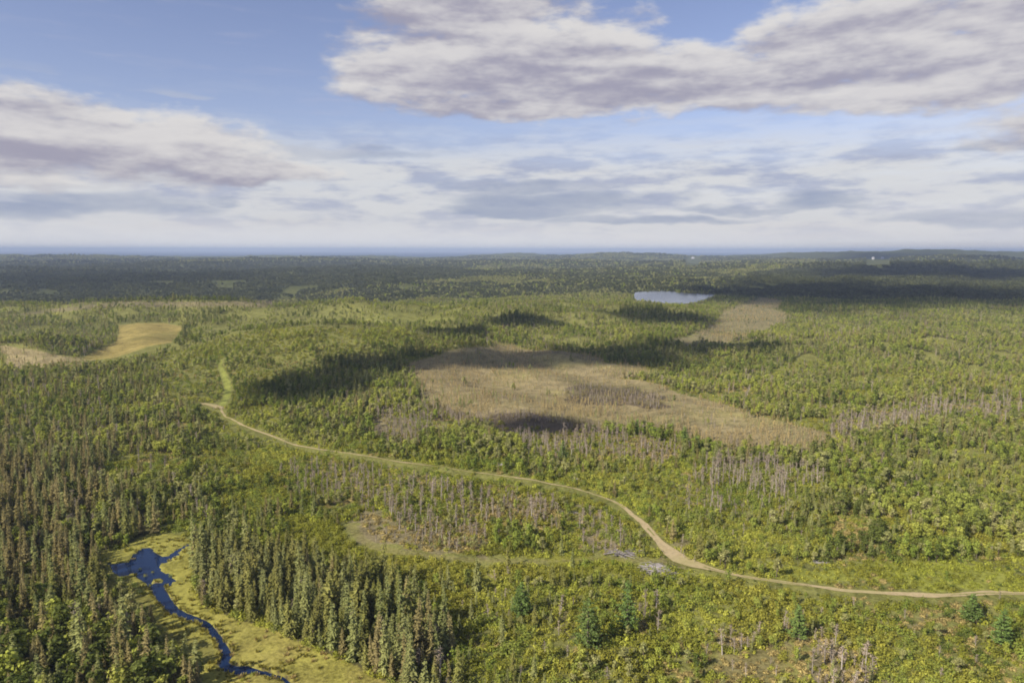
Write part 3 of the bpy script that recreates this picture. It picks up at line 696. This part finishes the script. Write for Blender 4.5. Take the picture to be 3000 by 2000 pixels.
def scatter(x, y, passno):
    n = len(x); z = height(x, y); px, py = proj(x, y, z); r = np.hypot(x, y)
    jx, jy = px+(vnoise(x, y, 9, 3)-.5)*40*np.clip(300/r, .1, 1), py+(vnoise(x, y, 9, 4)-.5)*26*np.clip(300/r, .1, 1)
    u = rng.random(n); u2 = rng.random(n); pn = fbm(x, y, 45, 11); pn2 = fbm(x, y, 18, 12)
    kind = np.full(n, '', object); var = np.zeros(n, int); sc = np.clip(np.exp(rng.normal(-.02, .24, n)), .5, 1.5)*(.8+.4*fbm(x, y, 30, 21, 2))
    marsh = inpoly(px, py, MARSH); road = dist_line(x, y, road_line); tr1 = dist_line(x, y, track_line); tr2 = dist_line(x, y, track2_line); ct = dist_line(x, y, cut_line); sp = dist_line(x, y, spur_line)
    lime = inpoly(jx, jy, LIME); grassy = inpoly(jx, jy, GRASSY); meadow = inpoly(px, py, MEADOW); soil = anyp(px, py, SOIL)
    bjx, bjy = px+(fbm(x, y, 40, 31, 4)-.5)*95, py+(fbm(x, y, 40, 32, 4)-.5)*34; bog = inpoly(bjx, bjy, BOG) | inpoly(bjx, bjy, BOGTOP); bog2 = inpoly(jx, jy, BOG2); bog3 = inpoly(jx, jy, BOG3)
    spA = inpoly(jx, jy, SPRUCE_A); spB = inpoly(jx, jy, SPRUCE_B); spC = inpoly(jx, jy, SPRUCE_C); gr = inpoly(jx, jy, GREEN_R); sn = anyp(jx, jy, SNAGS); dk = anyp(jx, jy, DARKF)
    lake = inpoly(px, py+0, [(p[0]+(p[0]-1975)*.03, p[1]+(p[1]-872)*.35) for p in LAKE])
    def setk(m, k, v, s=1.0):
        kind[m] = k; var[m] = v[m] if isinstance(v, np.ndarray) else v; sc[m] = sc[m]*s
    u2 = np.clip(.5+(fbm(x, y, 34, 61, 3)-.5)*2.0+(u2-.5)*.85, 0, .999)
    pick = lambda *o: np.array(o)[(u2*len(o)).astype(int)]
    if passno == 'tree':
        # default mixed growth
        hole = pn2 > .60
        m = ~hole
        setk(m, 'broadleaf_tree', pick(0,1,2,3,4,5,4,6,0,2))
        left = np.clip((1100-px)/900, 0, 1)
        m = (u < .12+.14*left+.26*(pn > .56)) & ~hole; setk(m, 'spruce_tree', pick(0,1,2,3,4,5,4,2), .62)
        m = (u > .955); setk(m, 'dead_tree', pick(0,1,2,3), .8)
        kn = inpoly(jx, jy, KNOLL); setk(kn, 'broadleaf_tree', pick(2,0,1,6,4,5,0,3), .85); setk(kn & (u < .06), 'spruce_tree', pick(0,4,5), .65); setk(kn & ((pn2 > .57) | (u > .80)), '', 0); setk(kn & (u > .975), 'dead_tree', 0, .7)
        m = gr; setk(m, 'broadleaf_tree', pick(0,1,2,3,0,4,5,6,1,3), .95)
        setk(gr & (u < .22+.5*(pn > .54)), 'spruce_tree', pick(0,4,5,1,5), .54); setk(gr & (pn2 < .36), '', 0); setk(gr & (u > .97), 'dead_tree', pick(0,1), .7)
        m = sn; setk(m, 'dead_tree', pick(0,1,2,3,4), .80); setk(sn & (u < .40), 'broadleaf_tree', pick(4,5,0,3,2), .7); setk(sn & (u < .09), 'spruce_tree', pick(4,5,3), .6); setk(sn & (u > .84), '', 0); setk(anyp(px+(fbm(x, y, 30, 95, 3)-.5)*260*np.clip(350/r, .2, 1), py+(fbm(x, y, 30, 96, 3)-.5)*110*np.clip(350/r, .2, 1), SNAGS) & ~sn & (u > .66) & (u < .86), 'dead_tree', pick(0,1,2,3), .75)
        m = spC; setk(m & (u < .34), 'spruce_tree', pick(0,1,2,3,4,5,3,2), .85); setk(m & (u > .86) & (u < .94), '', 0); setk(m & (u > .94), 'dead_tree', pick(1,2,3))
        m = spA; setk(m, 'spruce_tree', pick(0,1,2,3,4,5,2,3)); setk(m & (u < .36), 'broadleaf_tree', pick(0,2,4,3,6), 1.2); setk(m & (u > .78) & (pn2 > .5), '', 0); setk(m & (u > .955), 'dead_tree', pick(2,3,4), 1.0)
        corner = spA & (px < 560) & (py > 1830+(px-200)*.12); setk(corner & (u < .62), 'broadleaf_tree', pick(0,2,6,3), 1.35)
        m = spB; setk(m, 'spruce_tree', pick(0,1,4,5,4,2,3), .95); setk(m & (u > .93), 'dead_tree', pick(0,1,2)); setk(m & (u < .12), 'broadleaf_tree', pick(4,5,0))
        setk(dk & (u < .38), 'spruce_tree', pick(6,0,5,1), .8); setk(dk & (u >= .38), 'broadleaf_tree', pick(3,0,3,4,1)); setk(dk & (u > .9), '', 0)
        # the clearing in the lower right: open low growth
        opn = (py > 1725) & (px > 1150) & ~spB & ~sn
        setk(opn & (u < .30), 'broadleaf_tree', pick(0,2,4,5,6), .62); setk(opn & (u >= .30), '', 0); setk(opn & (u > .965), 'dead_tree', pick(0,1), .6)
        setk(opn & (px < 1650) & (u < .45) & (pn2 > .42), 'spruce_tree', pick(4,5,0), .62)
        cen = (py > 1330) & (py < 1730) & (px > 640) & (px < 2080) & ~sn & ~spB; setk(cen & (u > .62), '', 0); sc[cen] *= .82
        b = bog | bog2 | bog3; keep_ = (fbm(x, y, 14, 35, 2) > .80) & (u2 > .35)
        b = b & ~(keep_ & ~bog2 & ~bog3)
        setk(b, 'tamarack', pick(0,1,0,1,2,1), .7); setk(b & (pn < .45) & (u < .75), '', 0); strip = anyp(jx, jy, BOGSTRIP); setk(b & (pn2 > .52) & (u > .86), 'dead_tree', 0, .6); setk(strip & (u < .5), 'dead_tree', pick(0,1,2), .75); setk(strip & (u > .62), 'spruce_tree', 3, .55); setk(b & (pn > .66) & (u < .10), 'broadleaf_tree', pick(4,5), .5)
        setk((bog2 | bog3) & (u < .06), 'broadleaf_tree', 3, .8)
        low = grassy | lime; setk(low, '', 0); setk(low & (u < .05), 'broadleaf_tree', pick(0,3,5), .45)
        off = marsh | meadow | soil | (road < 1.2) | (tr1 < .8) | (tr2 < .5) | (ct < .6) | (sp < .8) | lake
        setk(off, '', 0); setk(soil & (u > .74), 'dead_tree', pick(0,1,2), .7)
    else:                                 # undergrowth
        setk(u < .86, 'bush', pick(0,1,2,0,1,5,6,0,4))
        setk((u < .9) & (pn > .52), 'bush', pick(2,3,5,0))
        setk(sn & (u < .7), 'bush', pick(4,4,0,2,5)); setk(lime & (u < .8), 'bush', pick(3,2,3,0), .75); setk(grassy & (u < .9), 'bush', pick(0,1,0,2), .9)
        orange = (py > 1880) & (px > 1950) & (px < 2420); setk(orange & (u < .7), 'bush', pick(4,2,4,0), .8)
        off = (marsh & (u > .05)) | meadow | (soil & (u > .5)) | (road < .9) | (tr1 < .6) | (tr2 < .3) | (ct < .6) | (sp < .6) | spA | lake | bog
        setk(off, '', 0); sc[marsh] *= .45
    # keep what the photograph shows in the open clear of crowns that would stand in front of it
    for k_ in MEAN_H:
        m = kind == k_
        if not m.any(): continue
        for frac in ((.6, 1.0) if k_ == 'bush' else (.45, .75, 1.0)):
            hx, hy = proj(x, y, z+MEAN_H[k_]*sc*frac)
            bad = m & (inpoly(hx, hy, MARSH) | inpoly(hx, hy, MEADOW)) & ~((k_ == 'bush') & marsh)
            if frac >= .45:
                kk = np.where(m)[0]
                for (P_, tol) in ((ROADPX, 9), (CUTPX, 7)):
                    dmin = np.full(len(kk), 1e3); wid = FPX*(1.3 if k_ == 'spruce_tree' else 1.5 if k_ == 'broadleaf_tree' else .7)*sc[kk]/r[kk] if k_ != 'bush' else FPX*.7*sc[kk]/r[kk]
                    for qx, qy in P_: dmin = np.minimum(dmin, np.maximum(np.abs(hx[kk]-qx), np.abs(hy[kk]-qy)))
                    bad[kk[(dmin < (tol if k_ != 'bush' else 5)+wid*.7) & (u[kk] < (.93 if k_ != 'bush' else .82))]] = True
            sm_ = bad & (road > 2) & (ct > 2) & ~marsh
            kind[bad] = ''
    for k_ in DEC:
        m = kind == k_
        if m.any(): DEC[k_].append(np.stack([x[m], y[m], z[m], sc[m], var[m].astype(float), px[m], py[m]], 1))
def px_line(pts): return [p for p in densify(pts, 8)]
ROADPX = px_line(ROAD); CUTPX = px_line(CUT)+px_line(SPUR)
for d0, d1, sp in ((95, 420, 2.5), (420, 800, 3.4), (800, 1450, 4.8)): scatter(*ring(d0, d1, sp), 'tree')
for d0, d1, sp in ((95, 330, 1.75), (330, 620, 3.2)): scatter(*ring(d0, d1, sp), 'bush')
# far forest
for d0, d1, sp in ((1450, 3000, 8.5), (3000, 6500, 17)):
    x, y = ring(d0, d1, sp); z = height(x, y); px, py = proj(x, y, z); u = rng.random(len(x)); n_ = fbm(x, y, 330, 77); n2_ = fbm(x, y, 110, 78)
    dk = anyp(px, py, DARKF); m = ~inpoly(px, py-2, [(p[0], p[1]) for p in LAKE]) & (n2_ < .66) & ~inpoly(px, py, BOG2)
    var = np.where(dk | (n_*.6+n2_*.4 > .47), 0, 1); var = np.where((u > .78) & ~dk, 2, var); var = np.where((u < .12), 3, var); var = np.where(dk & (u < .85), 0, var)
    for hx_ in (2030, 2558, 2585): m &= ~((np.abs(px-hx_) < 22) & (py > 752) & (py < 785))
    sc = rng.uniform(.7, 1.2, len(x))*(1.0 if d1 < 3500 else 1.75)
    DEC['far_forest'].append(np.stack([x, y, z, sc, var.astype(float), px, py], 1)[m])

x, y = ring(95, 300, .85); z = height(x, y); px, py = proj(x, y, z); m = inpoly(px, py, MARSH); x, y, z, px, py = x[m], y[m], z[m], px[m], py[m]
wet = (dist_line(x, y, stream_line) < .15) | (dist_line(x, y, side_line) < .1) | (inpoly(x, y, [tuple(p) for p in grow(pond_w, -.15)]) & ~inpoly(x, y, [tuple(p) for p in isle_w]))
edge_ = np.minimum(np.abs(dist_line(x, y, stream_line)), 3)/3; keep = (~wet) & (rng.random(len(x)) < np.where(edge_ < .4, .7, .03+.13*(fbm(x, y, 9, 55) > .54)))
f_ = np.clip((px-620)/420, 0, 1)*.8
SEDGE = np.stack([x, y, z, rng.uniform(.7, 1.35, len(x)), np.where(rng.random(len(x)) < f_, 2, rng.integers(0, 2, len(x))).astype(float), px, py], 1)[keep]

# ------------------------------------------------------------------ single bushes along the track, read from the photograph
EXTRA = [(2080,1672),(2107,1684),(2135,1692),(2175,1700),(2213,1701),(2285,1712),(2397,1742),(2250,1684),(2452,1692),(2500,1672),(2840,1745),(2890,1745),(1845,1528),(1858,1552),(1840,1578),(1895,1608),(2030,1590),(2055,1600),(2240,1690),(2420,1668),(1950,1632),(1762,1440),(2740,1680),(2640,1700),(2790,1715),(2880,1700),(2930,1712),(1555,1815)]
w = to_world(EXTRA); e = np.zeros((len(EXTRA), 7)); e[:, :3] = w; e[:, 3] = rng.uniform(.4, .6, len(EXTRA)); e[:, 4] = 6; e[:, 5:] = np.array(EXTRA)
DEC['bush'].insert(0, e)

WHERE = [  # (polygon list, phrase)
    ([[(0,1330),(700,1330),(700,1560),(280,1560),(0,1560)]], 'beyond the dark blue pond'),
    ([[(0,1560),(420,1560),(480,1760),(0,1760)]], 'in the dense stand left of the pond'),
    ([[(0,1760),(480,1760),(700,1850),(700,2200),(-300,2200)]], 'in the dense stand left of the lower stream'),
    ([SPRUCE_B], 'in the stand right of the marsh and stream'),
    ([MARSH], 'standing in the open marsh by the stream'),
    ([SNAGS[0]], 'among grey snags below the far dirt track'),
    ([SNAGS[1]], 'in the tan patch above the grassy side track'),
    ([SNAGS[2]], 'in the pale brush left of the track bend'),
    ([SNAGS[3]], 'among grey snags right of the track bend'),
    ([SNAGS[5], SNAGS[9]], 'in the pale snag patch at the lower right'),
    ([SNAGS[7], SNAGS[4]], 'at the edge of the tan bog'),
    ([LIME], 'in the lime clearing above the dirt track'),
    ([GREEN_R], 'in the green thicket above the lime clearing'),
    ([GRASSY], 'just below the grassy side track'),
    ([BOG, BOGTOP], 'on the tan bog in the middle distance'),
    ([[(1150,1725),(1990,1700),(1990,2200),(1150,2200)]], 'in the open scrub around the dark pines'),
    ([[(1990,1660),(3200,1740),(3200,2200),(1990,2200)]], 'in the scrub below the right dirt track'),
    ([[(640,1330),(2080,1330),(2080,1730),(640,1730)]], 'in mixed growth near the curving track'),
    ([[(-300,900),(1200,900),(1200,1400),(-300,1400)]], 'on the wooded slope below the left clearing'),
]
def phrase(px, py, x, y):
    dr = float(dist_line(np.array([x]), np.array([y]), road_line)[0])
    if dr < 3.5: return 'right beside the ' + ('right half' if px > 2000 else 'bend' if px > 1700 else 'far part') + ' of the dirt track'
    ds = float(dist_line(np.array([x]), np.array([y]), stream_line)[0])
    for polys, ph in WHERE:
        if any(bool(inpoly(np.array([px]), np.array([py]), p)[0]) for p in polys): return ph
    return 'on brushy ground at right middle distance' if px > 1500 else 'on brushy ground at left middle distance'
LOOK = dict(spruce_tree=['narrow olive green spruce','short olive green spruce','narrow brownish spruce','short brownish spruce','tall grey green spruce','short grey green spruce','broad dark green spruce'],
            broadleaf_tree=['rounded mid green leafy tree','low mid green leafy tree','rounded yellow green leafy tree','dark green leafy tree','slim pale olive leafy tree','low pale olive leafy tree','low yellow green leafy tree'],
            dead_tree=['short bare grey dead tree','bare grey dead tree','leafless grey snag','tall bare grey snag','very tall bare grey snag'],
            bush=['low mossy green bush','upright mossy green bush','low lime green bush','flat lime green bush','low straw coloured bush','bright green bush','round dark green bush'],
            tamarack=['thin tan feathery conifer','short tan feathery conifer','taller pale olive feathery conifer'])
CAT = dict(spruce_tree='spruce', broadleaf_tree='tree', dead_tree='dead tree', bush='bush', tamarack='conifer', far_forest='forest')

# ------------------------------------------------------------------ geometry nodes for what nobody could count
def scatter_object(name, P_, kind, label, cat):
    V, _ = KIND[kind]
    me = bpy.data.meshes.new(name); n = len(P_)
    me.vertices.add(n); me.vertices.foreach_set('co', P_[:, :3].astype(np.float32).ravel())
    a = me.attributes.new('variant', 'INT', 'POINT'); a.data.foreach_set('value', P_[:, 4].astype(np.int32))
    g = np.random.default_rng(len(name))
    a = me.attributes.new('turn', 'FLOAT_VECTOR', 'POINT'); tv = np.zeros((n, 3), np.float32); tv[:, 2] = g.uniform(0, 6.28, n); tv[:, :2] = g.normal(0, .04, (n, 2)); a.data.foreach_set('vector', tv.ravel())
    a = me.attributes.new('size', 'FLOAT_VECTOR', 'POINT'); s3 = np.repeat(P_[:, 3:4], 3, 1); s3[:, :2] *= g.uniform(.78, 1.32, (n, 1)); a.data.foreach_set('vector', s3.astype(np.float32).ravel())
    me.update(); o = obj(name, me); tag(o, label, cat, None, 'stuff')
    ng = bpy.data.node_groups.new(name, 'GeometryNodeTree')
    ng.interface.new_socket('Geometry', in_out='INPUT', socket_type='NodeSocketGeometry'); ng.interface.new_socket('Geometry', in_out='OUTPUT', socket_type='NodeSocketGeometry')
    gi = ng.nodes.new('NodeGroupInput'); go = ng.nodes.new('NodeGroupOutput'); jn = ng.nodes.new('GeometryNodeJoinGeometry')
    def named(nm, ty):
        q = ng.nodes.new('GeometryNodeInputNamedAttribute'); q.data_type = ty; q.inputs[0].default_value = nm
        return [s for s in q.outputs if s.enabled and s.name == 'Attribute'][0]
    va, tu, si = named('variant', 'INT'), named('turn', 'FLOAT_VECTOR'), named('size', 'FLOAT_VECTOR')
    e2r = ng.nodes.new('FunctionNodeEulerToRotation'); ng.links.new(tu, e2r.inputs[0])
    m2p = ng.nodes.new('GeometryNodeMeshToPoints'); ng.links.new(gi.outputs[0], m2p.inputs[0])
    for k in range(len(V)):
        po = bpy.data.objects.new(kind+'_source', V[k][2])
        oi = ng.nodes.new('GeometryNodeObjectInfo'); oi.inputs['Object'].default_value = po
        cmp = ng.nodes.new('FunctionNodeCompare'); cmp.data_type = 'INT'; cmp.operation = 'EQUAL'
        ins = [s for s in cmp.inputs if s.type == 'INT']; ng.links.new(va, ins[0]); ins[1].default_value = k
        ip = ng.nodes.new('GeometryNodeInstanceOnPoints')
        ng.links.new(m2p.outputs[0], ip.inputs['Points']); ng.links.new(cmp.outputs[0], ip.inputs['Selection']); ng.links.new(oi.outputs['Geometry'], ip.inputs['Instance'])
        ng.links.new(e2r.outputs[0], ip.inputs['Rotation']); ng.links.new(si, ip.inputs['Scale']); ng.links.new(ip.outputs[0], jn.inputs[0])
    ng.links.new(jn.outputs[0], go.inputs[0])
    md = o.modifiers.new('scatter', 'NODES'); md.node_group = ng
    return o

# ------------------------------------------------------------------ individuals: the 300 of each kind that show largest
NAMES = dict(spruce_tree=('spruce forest stretching behind and between the nearest spruces', 'spruce_forest'), broadleaf_tree=('leafy green woodland filling the slopes beyond the nearest trees', 'broadleaf_woodland'),
             dead_tree=('grey snags scattered thinly beyond the nearest dead trees', 'distant_snags'), bush=('low undergrowth of mossy and lime green bushes covering the ground', 'undergrowth'),
             tamarack=('tan feathery conifers covering the far bogs', 'bog_conifers'))
for kind in ('spruce_tree', 'broadleaf_tree', 'dead_tree', 'bush', 'tamarack'):
    P_ = np.concatenate(DEC[kind]); V, parts = KIND[kind]
    inside = (P_[:, 5] > -10) & (P_[:, 5] < 3010) & (P_[:, 6] < 2080)
    size = np.where(inside, P_[:, 3]/np.sqrt(P_[:, 0]**2+P_[:, 1]**2+CAM_H**2), 0)
    if kind == 'bush': size[:len(EXTRA)] += 1
    order = np.argsort(-size); first, rest = order[:300], order[300:]
    for q in first:
        x, y, z, s, v = P_[q, :5]; v = int(v); cm, tm, _ = V[v]
        ph = phrase(P_[q, 5], P_[q, 6], x, y); look = LOOK[kind][v]
        if kind == 'bush' and q < len(EXTRA): look = 'small round dark bush standing alone'
        lab = look+' '+ph
        if tm is None: o = obj(kind, cm)
        else:
            o = bpy.data.objects.new(kind, None); COL.objects.link(o); o.empty_display_size = .5
            obj(parts[0], cm, o); obj(parts[1], tm, o)
        o.location = (x, y, z); o.scale = (s*rng.uniform(.8, 1.3),)*2+(s,); o.rotation_euler = (rng.normal(0, .035), rng.normal(0, .035), rng.uniform(0, 6.28))
        tag(o, lab, CAT[kind], look+'s '+ph)
    scatter_object(NAMES[kind][1], P_[rest], kind, NAMES[kind][0], CAT[kind])
scatter_object('marsh_grass', SEDGE, 'marsh_grass', 'yellow green sedge and straw grass covering the marsh by the stream', 'grass')
scatter_object('far_forest', np.concatenate(DEC['far_forest']), 'far_forest', 'dark far forest reaching over the low hills to the horizon', 'forest')

# ------------------------------------------------------------------ pines
PLAB = ['broad blue green pine left of the other pines in the lower middle','largest bright green pine in the lower middle of the scrub','tall tiered pine just right behind the largest pine','dark pine beside bleached snags at the lower right',
        'dark pine near the right edge below the dirt track','dark pine clump touching the dirt track near the right edge','small pointed pine at the near edge of the tan bog','dark green pine below the right end of the bog edge','smaller dark pine just right of a larger one below the bog','dark green pine in front of the tan bog snags']
pw = to_world([(p[0], p[1]) for p in PINES])
for i, (p, pt) in enumerate(zip(PINES, pw)):
    cq, tq = pine(200+i, p[2], p[3]/2)
    o = bpy.data.objects.new('pine_tree', None); COL.objects.link(o); o.location = pt
    obj('crown', cq.mesh('pine_crown', [LM['pine_needles']]), o); obj('trunk', tq.mesh('pine_trunk', [M_bark]), o)
    tag(o, PLAB[i], 'pine', 'dark pines standing above the scrub')

# ------------------------------------------------------------------ heaps of bleached logs and brush
def brush(seed, L, Wd, n):
    g = np.random.default_rng(seed); q = Q()
    for i in range(n):
        c_ = np.array([g.normal(0, L*.22), g.normal(0, Wd*.25), g.uniform(.1, .7)]); a = g.normal(0, .5); ln = g.uniform(.25, .6)*L; d = np.array([math.cos(a), math.sin(a), g.normal(0, .08)])*ln/2
        r = g.uniform(.06, .17); q.tube([c_-d, c_+np.array([0, 0, g.normal(0, .05)]), c_+d], [r, r*.85, r*.5], 6)
    return q
HEAPS = [(1922,1672,9,6.5,150,.0,'pale heap of bleached logs just left of the track junction'),(1835,1620,10,4.0,70,.1,'long low heap of pale logs beyond the junction heap'),(1690,1406,5.5,4.5,60,0,'pale brush heap touching the upper side of the track'),
         (1478,1364,10,4.5,60,.1,'long pale brush heap above the middle of the track'),(2400,1648,5,1.6,14,0,'thin pale log heap in the lime clearing'),(1660,1505,6,2.2,20,0,'grey brush heap left of the track bend'),
         (2120,1620,5,2.5,16,.3,'grey brush heap right of the track junction'),(1210,1745,5,2.4,16,.6,'pale brush heap beside the right spruce stand'),(1150,1795,4,2.0,12,.1,'small pale brush heap at the foot of the right spruce stand')]
hw = to_world([(h[0], h[1]) for h in HEAPS])
for i, (h, p) in enumerate(zip(HEAPS, hw)):
    o = obj('brush_heap', brush(300+i, h[2], h[3], h[4]).mesh('brush_heap', [M_log])); o.location = p; o.rotation_euler = (0, 0, h[5]); tag(o, h[6], 'brush heap', 'bleached brush heaps')

# ------------------------------------------------------------------ small far buildings
M_wall, t = mat('white_wall'); b = t.nodes.new('ShaderNodeBsdfDiffuse'); b.inputs[0].default_value = (.5,.5,.5,1); out_surf(t, b.outputs[0])
M_roof, t = mat('grey_roof'); b = t.nodes.new('ShaderNodeBsdfDiffuse'); b.inputs[0].default_value = (.45,.46,.5,1); out_surf(t, b.outputs[0])
def house(px, py, L, Wd, H, lab):
    p = to_world([(px, py)])[0]; q = Q(); x0, x1, y0, y1 = -L/2, L/2, -Wd/2, Wd/2
    o = bpy.data.objects.new('farm_building', None); COL.objects.link(o); o.location = p+np.array([0, 0, 5]); tag(o, lab, 'building', 'white buildings far off in the forest')
    z0 = -12
    w_ = np.array([[(x0,y0,z0),(x1,y0,z0),(x1,y0,H),(x0,y0,H)],[(x1,y0,z0),(x1,y1,z0),(x1,y1,H),(x1,y0,H)],[(x1,y1,z0),(x0,y1,z0),(x0,y1,H),(x1,y1,H)],[(x0,y1,z0),(x0,y0,z0),(x0,y0,H),(x0,y1,H)]], float)
    q.quads(w_); q.quads(np.array([[(x0,y0,H),(x0,y1,H),(x0,0,H*1.45),(x0,0,H*1.45)],[(x1,y0,H),(x1,y1,H),(x1,0,H*1.45),(x1,0,H*1.45)]], float)); obj('wall', q.mesh('wall', [M_wall]), o)
    r = Q(); e_ = 1.0
    r.quads(np.array([[(x0-e_,y0-e_,H-.3),(x1+e_,y0-e_,H-.3),(x1+e_,0,H*1.48),(x0-e_,0,H*1.48)],[(x0-e_,y1+e_,H-.3),(x1+e_,y1+e_,H-.3),(x1+e_,0,H*1.48),(x0-e_,0,H*1.48)]], float)); obj('roof', r.mesh('roof', [M_roof]), o)
house(2030,757,24,10,7,'long white building far off in the middle of the horizon forest')
house(2585,757,20,10,8,'bigger white building far off below the dark blue hills')
house(2558,758,11,8,6,'smaller white building far off left of a bigger one')

# ------------------------------------------------------------------ clouds overhead that shade the ground (all above and behind the view)
M_cloud, t = mat('cloud_vapour')
tc = t.nodes.new('ShaderNodeTexCoord'); sp_ = t.nodes.new('ShaderNodeSeparateXYZ'); t.links.new(tc.outputs['Object'], sp_.inputs[0])
cx, cy_ = E(t, sp_.outputs[0]), E(t, sp_.outputs[1])
rr = (cx.sq()+cy_.sq()).op('SQRT')
geo = t.nodes.new('ShaderNodeNewGeometry')
nn = noise(t, geo.outputs['Position'], .012, 5, .6)
nb = noise(t, tc.outputs['Object'], 2.6, 5, .6)
alpha = (rr*-1.0 + 1.0 + (nn-.5)*.9 + (nb-.5)*1.5).step(.0, .55)
oc = t.nodes.new('ShaderNodeObjectInfo'); sc_ = t.nodes.new('ShaderNodeSeparateXYZ'); t.links.new(oc.outputs['Color'], sc_.inputs[0]); alpha = alpha*E(t, sc_.outputs[0])
df = t.nodes.new('ShaderNodeBsdfDiffuse'); df.inputs[0].default_value = (.85,.85,.87,1)
tl = t.nodes.new('ShaderNodeBsdfTranslucent'); tl.inputs[0].default_value = (.6,.6,.64,1)
ms = t.nodes.new('ShaderNodeMixShader'); ms.inputs[0].default_value = .35; t.links.new(df.outputs[0], ms.inputs[1]); t.links.new(tl.outputs[0], ms.inputs[2])
tp = t.nodes.new('ShaderNodeBsdfTransparent'); mx = t.nodes.new('ShaderNodeMixShader'); t.links.new(alpha.k, mx.inputs[0]); t.links.new(tp.outputs[0], mx.inputs[1]); t.links.new(ms.outputs[0], mx.inputs[2]); out_surf(t, mx.outputs[0])
SHADE = [  # (px, py, half width px, upper y, lower y)
    (2560,862,560,828,905),(2850,800,420,786,822),(2230,862,190,848,880),(1560,935,110,918,956),(1920,932,150,905,958),(2000,930,110,912,945),
    (930,1125,170,1075,1185),(1130,1065,160,1035,1095),(1330,1050,160,1028,1072),(1550,1055,190,1030,1082),(1800,1040,190,1012,1078),(2130,1018,190,1002,1035),(1375,975,90,962,992),
    (1580,1250,140,1218,1282),(2850,752,420,738,768),(60,752,150,745,762),(330,842,430,805,872),(120,778,300,770,786),(1400,975,60,965,988)]
def lens(seed):
    g = np.random.default_rng(seed); n, m_ = 22, 40; V = []; F = []
    for i in range(n+1):
        ph = math.pi*i/n
        for j in range(m_):
            th = 2*math.pi*j/m_; k = 1+.13*math.sin(3*th+seed)+.08*math.sin(5*th+2*seed); V.append((math.sin(ph)*math.cos(th)*k*1.25, math.sin(ph)*math.sin(th)*k*1.25, math.cos(ph)*(.16+.03*math.sin(7*th+seed*3))))
    for i in range(n):
        for j in range(m_): F.append((i*m_+j, i*m_+(j+1) % m_, (i+1)*m_+(j+1) % m_, (i+1)*m_+j))
    return mesh_from('cloud', np.array(V), np.array(F), [M_cloud], None, True)
for i, (px, py, hw_, y0, y1) in enumerate(SHADE):
    a, b, c_ = at([px, px, px], [y0, py, y1]); d = math.hypot(b[0], b[1])
    cyw = (a[1]+c_[1])/2; cxw = (px-1500)/FPX*cyw; rxw = hw_/FPX*math.hypot(cyw, CAM_H); ryw = max(12, (a[1]-c_[1])/2)
    h = max(420, .62*d+.35*ryw); off = (h)/math.tan(SUN_EL)
    o = obj('cloud', lens(i)); o.color = ((.38 if (px < 1400 and py < 900) else .88),)*3+(1,); o.location = (cxw+TO_SUN.x*off, cyw+TO_SUN.y*off, h); o.scale = (rxw*1.25, ryw*1.25, min(rxw, ryw)*.6+10)
    tag(o, kind='structure')
    top = math.degrees(math.atan2(h-ryw*.3-CAM_H, math.hypot(o.location.x, o.location.y)+ryw*1.4))
    print('cloud', i, [round(q) for q in o.location], round(rxw), round(ryw), 'elev', round(top))

# ------------------------------------------------------------------ haze
hx0, hx1, hy0, hy1, hz0, hz1 = -40000, 40000, -600, 40000, -140, 152
bm_v = [(hx0,hy0,hz0),(hx1,hy0,hz0),(hx1,hy1,hz0),(hx0,hy1,hz0),(hx0,hy0,hz1),(hx1,hy0,hz1),(hx1,hy1,hz1),(hx0,hy1,hz1)]
bm_f = [(0,3,2,1),(4,5,6,7),(0,1,5,4),(1,2,6,5),(2,3,7,6),(3,0,4,7)]
me = bpy.data.meshes.new('haze'); me.from_pydata(bm_v, [], bm_f); me.update()
M_haze, t = mat('haze_air'); v_ = t.nodes.new('ShaderNodeVolumePrincipled'); v_.inputs['Color'].default_value = (.53,.65,.86,1); v_.inputs['Density'].default_value = 8.5e-5; v_.inputs['Anisotropy'].default_value = 0.0
o_ = t.nodes.new('ShaderNodeOutputMaterial'); t.links.new(v_.outputs[0], o_.inputs['Volume']); me.materials.append(M_haze)
tag(obj('haze', me), kind='stuff')
print({k_: sum(len(a) for a in v_) for k_, v_ in DEC.items()})
